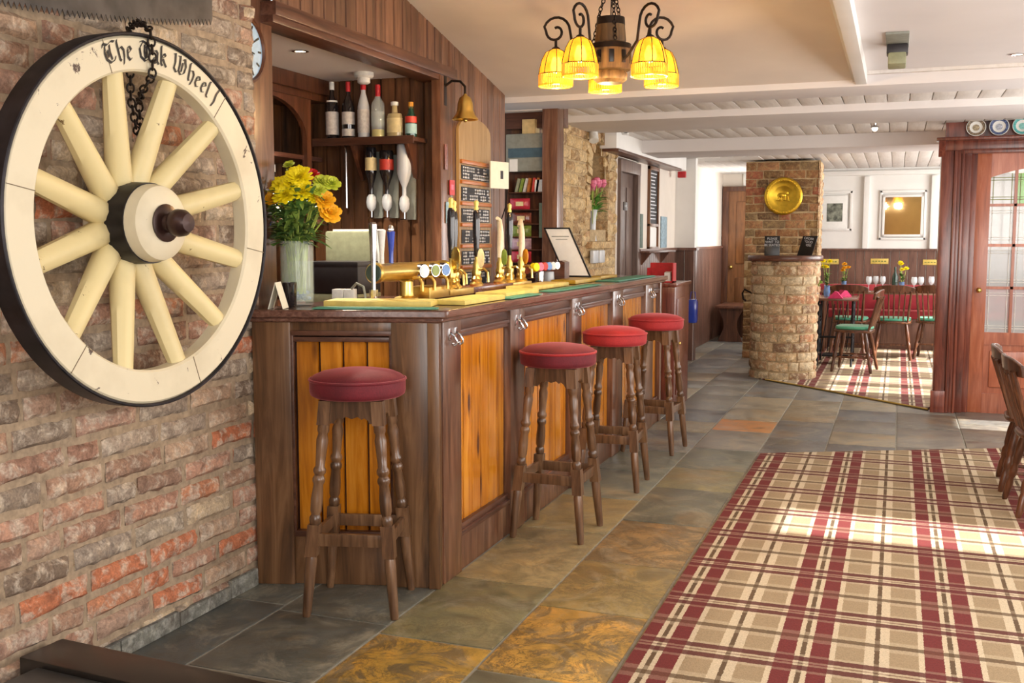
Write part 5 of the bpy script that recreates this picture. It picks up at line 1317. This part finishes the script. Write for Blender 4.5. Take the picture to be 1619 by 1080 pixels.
# ceiling sensor and small spot
sn = thing('ceiling_sensor', 'square dark and grey motion sensor fixed to the white ceiling', 'sensor', (-.035, 5.55, 2.37))
mb = MB(); mb.box(-.052, .052, -.30, .08, -.012, 0, bev=.003); mb.build('mounting_plate', M['greybox'], sn)
mb = MB(); mb.box(-.05, .05, -.05, .05, -.06, -.012, bev=.008); mb.build('housing', M['navy'], sn); mb = MB(); mb.box(-.042, .042, -.045, .045, -.12, -.06, RX(-10), .01); mb.build('lens_block', M['screen'], sn)
sp = thing('ceiling_spotlight', 'tiny white spotlight hanging from the planked ceiling beyond the beams', 'spotlight', (-.2, 8.7, 2.335))
mb = MB(); mb.lathe([(.016, 0), (.016, -.02), (.012, -.04), (.03, -.05), (.034, -.062)], None, 18); mb.build('stem', M['chrome'], sp); mb = MB(); mb.sphere((0, 0, -.066), .022, 12); mb.build('lamp', M['spot'], sp)

# ================================================================= NICHE AND LEFT WALL DETAILS
nv = thing('bud_vase', 'slim clear glass vase in the stone arch niche', 'vase', (XW-.04, 8.66, 1.392))
mb = MB(); mb.lathe([(.040, 0), (.035, .02), (.028, .1), (.03, .2), (.045, .27), (.042, .27), (.026, .2), (.024, .1), (.0001, .03)], None, 22, False); mb.build('vase_body', M['gl_frost'], nv)
tf = thing('tulip_bunch', 'pink tulips with green leaves in the stone niche vase', 'flowers', (XW-.04, 8.66, 1.41))
mb = MB(); rnd = random.Random(4)
for i in range(60):
    a = rnd.uniform(0, 2*PI); leaf(mb, (.03*math.cos(a), .03*math.sin(a), rnd.uniform(.22, .36)), (math.cos(a), math.sin(a), rnd.uniform(.1, 1.4)), rnd.uniform(.07, .13), rnd.uniform(.010, .016))
o = mb.build('leaves', plain('fresh_green', (96, 160, 60), .5, 0, .25, 14), tf); o['kind'] = 'stuff'
for i in range(9):
    a = 2*PI*i/9; r = .085 if i % 2 else .04; c = Vector((r*math.cos(a)*.8+.02, r*math.sin(a)*1.2, .42+rnd.uniform(-.02, .06)))
    mb = MB(); mb.lathe([(.008, -.02), (.026, -.005), (.032, .02), (.028, .045), (.012, .055)], T(*c), 10); petals(mb, c, .03, 6, 1, Vector((0, 0, 1)), .045, .5, i); q = mb.build('tulip_head', M['petal_p'], tf)
    mb = MB(); mb.tube([(0, 0, .02), (c.x*.4, c.y*.4, .2), c-Vector((0, 0, .01))], .004, 6); mb.build('stem', M['stem'], q)
for k, (y, z) in enumerate(((8.42, 1.262), (8.62, 1.262))):
    o = thing('wall_light', ['left', 'right'][k]+' one of two small pale square glass lights below the stone niche', 'light', (XW+.03, y, z), 0, 'small square lights under the niche')
    mb = MB(); mb.box(0, .035, -.08, .08, -.055, .055, bev=.012); mb.build('glass_block', M['gl_frost'], o)
cm = thing('wall_lamp', 'little white spotlight above the stone arch', 'lamp', (XW+.05, 8.35, 2.26))
mb = MB(); mb.rod((0, 0, .08), (0, 0, .03), .012); mb.rod((0, 0, .04), (.02, -.05, -.05), .035, .04, 16); mb.build('lamp_head', M['cap_white'], cm)
cc = thing('wall_camera', 'tiny white camera with black lens on the boxing beside the stone arch', 'camera', (-2.30, 9.0, 2.36))
mb = MB(); mb.box(0, .05, -.04, .04, -.04, .04, bev=.01); mb.build('camera_body', M['cap_white'], cc); mb = MB(); mb.box(.03, .055, -.055, -.04, -.03, .03); mb.build('camera_lens', M['black'], cc)
# chalk menu, card, posters on left wall
pm = thing('chalk_menu', 'tall wood-framed chalkboard menu on the white wall past the cloakroom door', 'menu board', (XW, 10.78, 1.30))
mb = MB(); 
for a in ((-.22, .22, .24, .27), (-.22, .22, .82, .86), (-.22, -.19, .0, .86), (.19, .22, 0, .86), (-.22, .22, 0, .03)): mb.box(0, .03, a[0], a[1], a[2], a[3], bev=.004)
mb.build('frame', M['bdoor'], pm); mb = MB(); mb.box(0, .012, -.19, .19, .26, .83); q = mb.build('chalk_panel', M['chalk'], pm)
mb = MB(); rnd = random.Random(8); z = .79
while z > .30:
    a = rnd.uniform(-.16, -.08); b = rnd.uniform(.05, .16); mb.box(.012, .0135, a, b, z-.006, z+.004); z -= .036
mb.build('chalk_writing', M['chalkw'], q, smooth=False)
mb = MB(); mb.box(0, .014, -.17, .17, .03, .23); mb.build('paper_card', M['paper'], pm)
ps = thing('poster', 'pale blue poster leaning on the dado beside the chalk menu', 'poster', (XW, 11.35, 1.315)); mb = MB(); mb.box(0, .012, -.15, .15, 0, .34, bev=.002); mb.build('sheet', plain('pale_blue_poster', (150, 176, 190), .5, 0, .2, 30), ps)
ps = thing('poster', 'narrow green poster in the corner beside the cloakroom door frame', 'poster', (XW, 10.28, 1.32)); mb = MB(); mb.box(0, .012, -.06, .06, 0, .34, bev=.002); mb.build('sheet', plain('dark_green_poster', (84, 104, 92), .5, 0, .2, 30), ps)
sh2 = thing('wall_shelf', 'narrow dark shelf on brackets under the chalk menu', 'shelf', (XW, 10.85, 1.27)); mb = MB(); mb.box(0, .12, -.68, .62, 0, .02, bev=.003); mb.build('shelf_board', M['dwoodY'], sh2)
for y in (-.55, .35):
    mb = MB(); mb.prism([(0, 0), (.11, 0), (0, -.14)], .03, T(0, y, 0) @ RX(90)); mb.build('bracket', M['dwood'], sh2)
al = thing('fire_alarm', 'red fire alarm box at the end of the white boxing', 'alarm', (-2.285, 11.7, 2.13)); mb = MB(); mb.box(-.06, .03, -.03, .03, -.035, .035, bev=.008); mb.build('alarm_body', M['red'], al)
ex = thing('exit_sign', 'green and white emergency exit sign above the far door', 'sign', (-1.95, 15.40, 2.30)); mb = MB(); mb.box(-.18, .18, 0, .03, -.12, .12, bev=.003); mb.build('sign_panel', M['paper'], ex)
mb = MB(); mb.box(.02, .16, -.002, 0, -.10, .10); q = mb.build('green_field', M['exit'], ex); mb = MB(); mb.box(.06, .12, -.004, -.002, -.07, .06); mb.sphere((.09, -.003, .08), .015, 8, (1, .1, 1)); mb.build('running_figure', M['paper'], q)
# mahogany cabinet at the end of the counter with red box
cb = thing('cabinet', 'reddish mahogany cabinet standing just beyond the end of the bar', 'cabinet', (-1.82, 8.75, 0))
mb = MB(); mb.box(-.20, .13, -.35, .25, 0.0, 1.02, bev=.008); mb.build('cabinet_body', M['mahog'], cb); mb = MB(); mb.box(-.21, .145, -.37, .27, 1.02, 1.05, bev=.006); mb.build('cabinet_top', M['mahog'], cb)
mb = MB(); mb.box(.13, .138, -.28, .18, .12, .92, bev=.004); d_ = mb.build('door', M['mahog'], cb); mb = MB(); mb.sphere((.148, -.24, .55), .014, 10); mb.build('knob', M['brass'], d_)
rb = thing('leaflet_rack', 'open-fronted red rack on top of the mahogany cabinet', 'rack', (-1.83, 8.6, 1.052))
mb = MB(); mb.box(-.12, .10, .02, .03, 0, .16); mb.box(-.12, -.11, -.1, .03, 0, .12); mb.box(.09, .10, -.1, .03, 0, .16); mb.box(-.12, .10, -.1, .03, 0, .01); mb.build('rack_body', M['red'], rb)
mb = MB(); mb.box(.02, .07, -.06, .0, .01, .09, RX(8)); mb.build('leaflets', M['paper'], rb)
bt = thing('blue_bag', 'small bright blue bag hanging behind the mahogany cabinet', 'bag', (-1.95, 10.6, .55)); mb = MB(); mb.box(-.05, .05, -.05, .05, 0, .25, bev=.03); mb.build('bag_body', M['pblue'], bt)
mb = MB(); mb.tube([(-.03, 0, .24), (-.02, 0, .32), (.02, 0, .32), (.03, 0, .24)], .004, 6); mb.build('bag_strap', M['pblue'], bt)
# bench in the hallway
bn = thing('hall_bench', 'small dark wooden bench with waisted plank ends in the hallway', 'bench', (-2.13, 14.75, 0), 90)
mb = MB(); mb.box(-.45, .45, -.2, .2, .46, .50, bev=.008); mb.build('seat', M['dwoodX'], bn)
for x in (-.36, .33):
    mb = MB(); pts = []
    for i in range(13):
        t = i/12; pts.append((.17-.085*math.sin(PI*t)**1.3, .46*t))
    mb.prism([(a, b) for a, b in pts]+[(-a, b) for a, b in reversed(pts)], .03, T(x, 0, 0) @ Matrix(((0, 0, 1, 0), (1, 0, 0, 0), (0, 1, 0, 0), (0, 0, 0, 1)))); mb.build('plank_end', M['dwood'], bn)

# ================================================================= BRICK PIER AND CHIMNEY
PC = Vector((-1.07, 10.90, 0)); PR = .325
pr_ = thing('brick_pier', 'rounded pale brick pier with a wooden ledge in front of the brick chimney', 'pier', (PC.x, PC.y, 0))
def pos_p(u, z, d):
    a = u/PR; return ((PR+d)*math.cos(a), (PR+d)*math.sin(a), z)
mb = bricks('p', pos_p, 0.0, 2*PI*PR-.005, 0, 1.19, None, bl=.19, bh=.082, joint=.014, seed=31, rough=.007, depth=.012, res=(5, 4), round_c=.5)
pb = mb.build('brick_shaft', [M['brick_low'], M['mortar_warm']], pr_)
mb = MB(); n = 40; mb.lathe([(.0001, 1.19), (.365, 1.19), (.372, 1.20), (.372, 1.235), (.365, 1.245), (.0001, 1.245)], None, 48, False); mb.build('ledge', M['dwoodX'], pr_)
# chimney
def chim(mb0, a, b, z1, seed, mats):
    a = Vector((a[0], a[1], 0)); b = Vector((b[0], b[1], 0)); d = (b-a).normalized(); n = Vector((d.y, -d.x, 0)); L = (b-a).length
    def pos(u, z, dd): p = a+d*u+n*(dd-.012); return (p.x, p.y, z)
    return bricks('c', pos, 0, L, 0, z1, None, bl=.235, bh=.082, joint=.014, seed=seed, rough=.007, depth=.012, res=(5, 4))
CX0, CX1, CY0, CY1 = -1.70, -.86, 12.5, 13.1
cmn = thing('brick_chimney', 'square brown brick chimney breast behind the rounded pier', 'chimney', ((CX0+CX1)/2, CY0, 0))
m1 = chim(None, (CX0, CY0), (CX1, CY0), 2.31, 41, None); m1.build('front_brickwork', [M['brick_dark'], M['mortar_warm']], cmn, off=cmn.location)
m1 = chim(None, (CX1, CY0), (CX1, CY1), 2.31, 42, None); m1.build('side_brickwork', [M['brick_low'], M['mortar_warm']], cmn, off=cmn.location)
mb = MB(); mb.box(CX0+.02, CX1-.02, CY0+.02, CY1, 0, 2.30); mb.build('core', M['mortar_warm'], cmn, off=cmn.location)
ds = thing('brass_dish', 'round embossed brass dish hung high on the brick chimney', 'dish', (-1.265, CY0-.015, 1.905))
mb = MB(); mb.lathe([(.0001, .012), (.11, .012), (.125, .02), (.15, .014), (.17, .026), (.20, .03), (.215, .022), (.218, .0)], RX(90), 48, False); mb.build('plate', M['gold'], ds, angle=60)
mb = MB()
for i in range(36): a = 2*PI*i/36; mb.sphere((.185*math.cos(a), -.030, .185*math.sin(a)), .008, 8)
mb.sphere((-.02, -.014, .01), .05, 12, (1, .25, .6)); mb.sphere((.035, -.014, .035), .022, 10, (1, .4, 1)); mb.sphere((-.04, -.014, -.05), .03, 10, (1.6, .3, .3)); mb.sphere((.03, -.014, -.05), .03, 10, (1.4, .3, .3))
for x in (-.05, -.02, .02, .05): mb.rod((x, -.016, 0), (x*1.2, -.016, -.05), .008, .006, 8)
mb.build('embossing', M['gold'], ds)
for k, (x, rzz, lab) in enumerate(((-1.185, 6, 'left of the two small black chalk signs on the pier ledge'), (-.87, -14, 'right of the two small black chalk signs, leaning on the pier ledge'))):
    s_ = thing('ledge_sign', lab, 'sign', (x, 10.72+.0*k, 1.246), rzz, 'chalk signs on the pier ledge')
    sk = Matrix(((1, 0, .25*k, 0), (0, 1, .12, 0), (0, 0, 1, 0), (0, 0, 0, 1)))
    mb = MB(); mb.box(-.075, .075, 0, .012, 0, .195, sk, .003); q = mb.build('board', M['black'], s_)
    text('PLEASE\nWAIT TO\nBE SEATED' if k == 0 else 'ORDER\nFOOD\nHERE', .032, q, sk @ T(0, -.003, .135) @ RX(90), M['chalkw'], 'chalk_writing')
hk = thing('wall_hook', 'small black iron hook on the left edge of the brick chimney', 'hook', (-1.45, 10.95, .85)); mb = MB(); mb.tube([(0.05, 0, 0), (-.03, 0, .04), (-.05, 0, 0), (-.04, 0, -.06), (-.01, 0, -.08)], .01, 8); mb.build('hook', M['iron'], hk)

# ================================================================= PLATES OVER THE DOOR
def plate(label, x, tilt, rimc, cen, r=.072):
    p = thing('display_plate', label, 'plate', (x, DY-.055, 2.212+r*.98), 0, 'plates on the door shelf')
    Mx = RX(90-12) @ RY(0)
    mb = MB(); mb.lathe([(.0001, .0), (r*.5, 0), (r*.62, .008), (r*.95, .016), (r, .015), (r, .012), (r*.6, .002), (.0001, -.004)], Mx, 36, False); q = mb.build('plate_body', M['paper'], p, angle=60)
    mb = MB(); mb.lathe([(r*.66, .0112), (r*.93, .0172)], Mx, 36, False); mb.build('rim_pattern', rimc, q); mb = MB(); mb.lathe([(.0001, .002), (r*.36, .002)], Mx, 24, False); mb.build('centre_pattern', cen, q)
plate('cream plate with brown floral pattern, leftmost on the shelf over the door', .545, 0, plain('brown_pattern', (150, 132, 110), .4, 0, .5, 90), plain('tan_pattern', (196, 180, 150), .4, 0, .4, 90))
plate('blue and white plate, second on the shelf over the door', .71, 0, plain('blue_pattern', (96, 112, 156), .4, 0, .4, 90), plain('pale_blue_pattern', (200, 206, 222), .4, 0, .3, 90))
plate('turquoise plate at the right edge on the shelf over the door', .875, 0, plain('turquoise_pattern', (100, 190, 190), .4, 0, .2, 90), plain('turquoise_pale', (150, 214, 210), .4, 0, .2, 90))

# ================================================================= CHAIRS
def chair(label, pad=None, arms=False, group='dining chairs', mat=None, crest='comb'):
    W_ = mat or M['chair']
    c = thing('dining_chair', label, 'chair', (0, 0, 0), 0, group)
    # faces +x ; seat
    mb = MB(); pts = []
    for i in range(24):
        a = 2*PI*i/24; x = .20*math.cos(a); y = .205*math.sin(a)
        pts.append((math.copysign(abs(math.cos(a))**.6, math.cos(a))*.20, math.copysign(abs(math.sin(a))**.6, math.sin(a))*(.21+.015*math.cos(a))))
    mb.prism(pts, .03, T(0, 0, .42)); s_ = mb.build('seat', W_, c); b_ = s_.modifiers.new('b', 'BEVEL'); b_.width = .008; b_.segments = 2
    if pad:
        mb = MB(); mb.prism([(x*.93, y*.93) for x, y in pts], .035, T(0, 0, .451)); p_ = mb.build('cushion', pad, c); b_ = p_.modifiers.new('b', 'BEVEL'); b_.width = .012; b_.segments = 3
    for sx in (-1, 1):
        for sy in (-1, 1):
            mb = MB(); mb.bar((sx*.19+(-.02 if sx < 0 else .0), sy*.20, 0), (sx*.13, sy*.14, .425), [(.012, 0), (.017, .06), (.019, .25), (.014, .32), (.021, .36), (.022, .45), (.015, .50), (.021, .55), (.023, .75), (.017, .95), (.017, 1)], 12); mb.build('leg', W_, c)
    mb = MB()
    for sy in (-1, 1): mb.bar((-.175, sy*.178, .16), (.165, sy*.178, .16), [(.009, 0), (.009, .1), (.015, .5), (.009, .9), (.009, 1)], 10)
    mb.bar((0, -.178, .16), (0, .178, .16), [(.009, 0), (.009, .1), (.015, .5), (.009, .9), (.009, 1)], 10); mb.build('stretcher', W_, c)
    # back: sticks and curved crest
    def bx(y): return -.255-.02*(1-(y/.21)**2)+.03
    n = 7; mb = MB()
    for i in range(n):
        y = -.155+.31*i/(n-1); yt = y*1.18
        rr = .012 if i in (0, n-1) else .0075
        mb.bar((-.165, y, .445), (bx(yt)-.03, yt, .80), [(rr, 0), (rr*1.35, .4), (rr, 1)], 8)
    mb.build('back_spindles', W_, c)
    mb = MB(); N = 12; vs = []; h0, h1 = .775, .875
    for i in range(N+1):
        y = -.225+.45*i/N; x = -.262+.9*y*y; up = h1-.035*(abs(y)/.225)**3
        vs += [(x-.011, y, h0), (x+.011, y, h0), (x+.011-.012, y, up), (x-.011-.012, y, up)]
    fs = []
    for i in range(N):
        for k in range(4): fs.append((4*i+k, 4*i+(k+1) % 4, 4*i+4+(k+1) % 4, 4*i+4+k))
    fs += [(0, 1, 2, 3), (4*N+3, 4*N+2, 4*N+1, 4*N)]
    mb.add(vs, fs); q = mb.build('crest_rail', W_, c); b_ = q.modifiers.new('b', 'BEVEL'); b_.width = .005; b_.segments = 2
    return c
c0 = chair('spindle-back wooden chair nearest the camera at the right edge', None, group='spindle-back chairs at the right edge'); c0.location = (.81, 5.90, .0105); c0.scale = (1, 1, .92); c0.rotation_euler.z = math.radians(4)
dup(c0, (.80, 6.44, .0105), -3, 'second spindle-back chair right behind the nearest one at the right edge')
CG = M['chair']
g0 = chair('green-cushioned chair side-on beside the iron table near the pier', M['green_pad']); g0.location = (-.40, 11.58, .0105); g0.rotation_euler.z = math.radians(172)
dup(g0, (-.02, 12.95, .0105), 90, 'dark spindle chair seen from behind in the middle of the dining room')
dup(g0, (.44, 13.1, .0105), 82, 'green-cushioned chair seen from behind next to the doorway post')
dup(g0, (-.50, 12.9, .0105), 84, 'spindle chair behind the iron table, half hidden by the side-on chair')

# tables
def table(label, loc, sx, sy, rz, iron=False, h=.755):
    t = thing('dining_table', label, 'table', loc, rz, 'dining tables')
    mb = MB(); mb.box(-sx, sx, -sy, sy, h-.028, h, bev=.006); mb.build('tabletop', M['tabletop'], t)
    if iron:
        for x in (-sx+.05, sx-.05):
            mb = MB(); mb.tube([(x, -sy*.8, 0), (x, -sy*.5, .3), (x, -sy*.7, .72)], .012, 8); mb.tube([(x, sy*.8, 0), (x, sy*.5, .3), (x, sy*.7, .72)], .012, 8)
            for z in (.1, .3, .5, .7): mb.rod((x, -sy*.6, z), (x, sy*.6, z), .008)
            for i in range(5):
                for z in (.2, .4, .6):
                    y = -sy*.45+sy*.9*i/4
                    mb.tube([(x, y+.035*math.cos(2*PI*k/10), z+.07*math.sin(2*PI*k/10)) for k in range(10)], .005, 5, True)
            mb.build('iron_side', M['ironblack'], t)
        mb = MB(); mb.rod((-sx+.05, 0, .30), (sx-.05, 0, .30), .012); mb.box(-.14, .14, -.12, .12, .09, .11)
        for i in range(5): mb.rod((-sx+.06+(2*sx-.12)*i/5, sy*.6, .12), (-sx+.06+(2*sx-.12)*(i+1)/5, sy*.6, .66), .006)
        mb.build('treadle', M['ironblack'], t)
    else:
        for x in (-1, 1):
            for y in (-1, 1):
                mb = MB(); mb.bar((x*(sx-.06), y*(sy-.06), 0), (x*(sx-.06), y*(sy-.06), h-.02), [(.02, 0), (.03, .2), (.022, .3), (.035, .6), (.03, 1)], 12); mb.build('leg', M['chair'], t)
    return t
table('small table on a black cast iron treadle base beside the brick pier', (-.62, 12.18, .0105), .23, .36, 0, True)
table('long laid dining table in front of the red banquette', (-.05, 13.68, .0105), .85, .28, 0)
def wine(label, x, y, z=.7665, mat='glassw'):
    g = thing('wine_glass', label, 'glass', (x, y, z), 0, 'wine glasses on the laid tables')
    mb = MB(); mb.lathe([(.032, 0), (.032, .003), (.004, .008), (.004, .08), (.02, .095), (.034, .12), (.036, .15), (.03, .185), (.028, .185), (.034, .15), (.03, .12), (.0001, .1)], None, 16, False); mb.build('glass_bowl', M[mat], g); return g
w0 = wine('wine glass on the long table, left of the dark bottle', -.24, 13.63)
for k, (x, y, lab) in enumerate(((-.16, 13.6, 'wine glass on the long table, nearest the dark bottle'), (.28, 13.6, 'wine glass on the long table, right of the yellow flower'), (.40, 13.7, 'wine glass on the long table beside the doorway post'), (.20, 13.5, 'wine glass at the front edge of the long table'), (-.32, 13.5, 'wine glass at the left end of the long table'))):
    dup(w0, (x, y, .7665), 0, lab)
cf = thing('wine_bottle', 'dark green bottle on the long dining table', 'bottle', (-.02, 13.7, .7665)); mb = MB(); mb.lathe([(.036, 0), (.037, .18), (.014, .24), (.014, .3)], None, 18); mb.build('bottle_body', M['gl_green'], cf)
def posy(label, loc, petal, h=.3, vase='bluegl'):
    v = thing('flower_vase', label, 'flowers', loc, 0, 'small flower vases on the dining tables')
    mb = MB(); mb.lathe([(.03, 0), (.038, .05), (.03, .10), (.034, .12)], None, 18, False); mb.build('vase_body', M[vase], v)
    mb = MB(); rr = random.Random(int(abs(loc[0])*100))
    for i in range(26): a = rr.uniform(0, 2*PI); leaf(mb, (0, 0, rr.uniform(.08, h*.7)), (math.cos(a), math.sin(a), rr.uniform(.2, 1.6)), rr.uniform(.05, .1), .012)
    o = mb.build('leaves', M['leaf'], v); o['kind'] = 'stuff'
    for i in range(4):
        c = Vector((rr.uniform(-.06, .06), rr.uniform(-.05, .05), h+rr.uniform(-.05, .05))); mb = MB(); petals(mb, c, .03, 8, 3, Vector((0, -.5, 1)), .035, .45, i); q = mb.build('blossom', M[petal], v)
        mb = MB(); mb.tube([(0, 0, .04), c*.6, c], .003, 5); mb.build('stem', M['stem'], q)
    return v
posy('vase of greenery with yellow flowers on the iron treadle table, back end', (-.74, 12.3, .7665), 'petal_y', .36)
posy('small vase of greenery at the front of the iron treadle table', (-.84, 11.85, .7665), 'leafl', .18)
posy('single yellow flower in a vase on the long dining table', (.06, 13.62, .7665), 'petal_y', .30)
posy('orange flower vase at the left end of the long dining table', (-.62, 13.7, .7665), 'petal_o', .28)
for k, (x, y) in enumerate(((-.62, 11.84), (-.56, 12.2))):
    nk = thing('folded_napkin', ['magenta folded napkin at the front of the iron treadle table', 'magenta folded napkin at the back of the iron treadle table'][k], 'napkin', (x, y, .7665), 30*k, 'magenta napkins')
    mb = MB(); mb.prism([(-.08, 0), (.08, 0), (.02, .07), (-.01, .075)], .11, T(0, .05, 0) @ RX(90)); mb.build('cloth', M['napkin'], nk)
bq2 = thing('banquette', 'dark red upholstered banquette along the dining room wall', 'bench seat', (.2, 14.25, 0))
mb = MB(); mb.box(-1.5, 1.6, -.20, .17, .011, .40, bev=.006); mb.build('base', M['dado'], bq2); mb = MB(); mb.box(-1.5, 1.6, -.22, .17, .40, .50, bev=.03); mb.build('seat', M['banq'], bq2); mb = MB(); mb.box(-1.5, 1.6, .08, .18, .50, .82, bev=.03); mb.build('backrest', M['banq'], bq2)
for k, (x, z) in enumerate(((-.84, 1.11), (-.22, 1.12), (.42, 1.11))):
    p = thing('wall_plaque', ['leftmost of the three gold plaques on the dining room dado', 'middle one of the three gold plaques on the dining room dado', 'rightmost of the three gold plaques on the dining room dado'][k], 'plaque', (x, 14.478, z), 0, 'gold plaques on the dado')
    mb = MB(); mb.box(-.11, .11, 0, .008, -.035, .035, bev=.002); q = mb.build('plate', M['plaque'], p)
    mb = MB()
    for i in range(5): mb.box(-.09+.037*i, -.065+.037*i, -.001, .0, -.008, .008)
    mb.build('engraving', M['lead_olive'], q, smooth=False)
mr = thing('wall_mirror', 'small rectangular mirror in a white frame on the dining room wall', 'mirror', (.045, 14.46, 1.71), -3.2)
mb = MB(); mb.box(-.22, .22, -.005, .01, -.24, .24); mb.build('glass', M['mirror'], mr)
mb = MB()
for a in ((-.25, .25, .24, .27), (-.25, .25, -.27, -.24), (-.25, -.22, -.27, .27), (.22, .25, -.27, .27)): mb.box(a[0], a[1], -.02, .01, a[2], a[3], bev=.004)
mb.build('frame', M['white'], mr)
pc = thing('framed_picture', 'small grey landscape picture in a white mount beside the chimney', 'picture', (-.80, 14.47, 1.76))
mb = MB(); mb.box(-.16, .16, -.01, .01, -.22, .22, bev=.003); mb.build('mount', M['paper'], pc); mb = MB(); mb.box(-.10, .10, -.013, -.01, -.12, .12); mb.build('print', plain('grey_print', (130, 134, 120), .5, 0, .5, 14), pc)
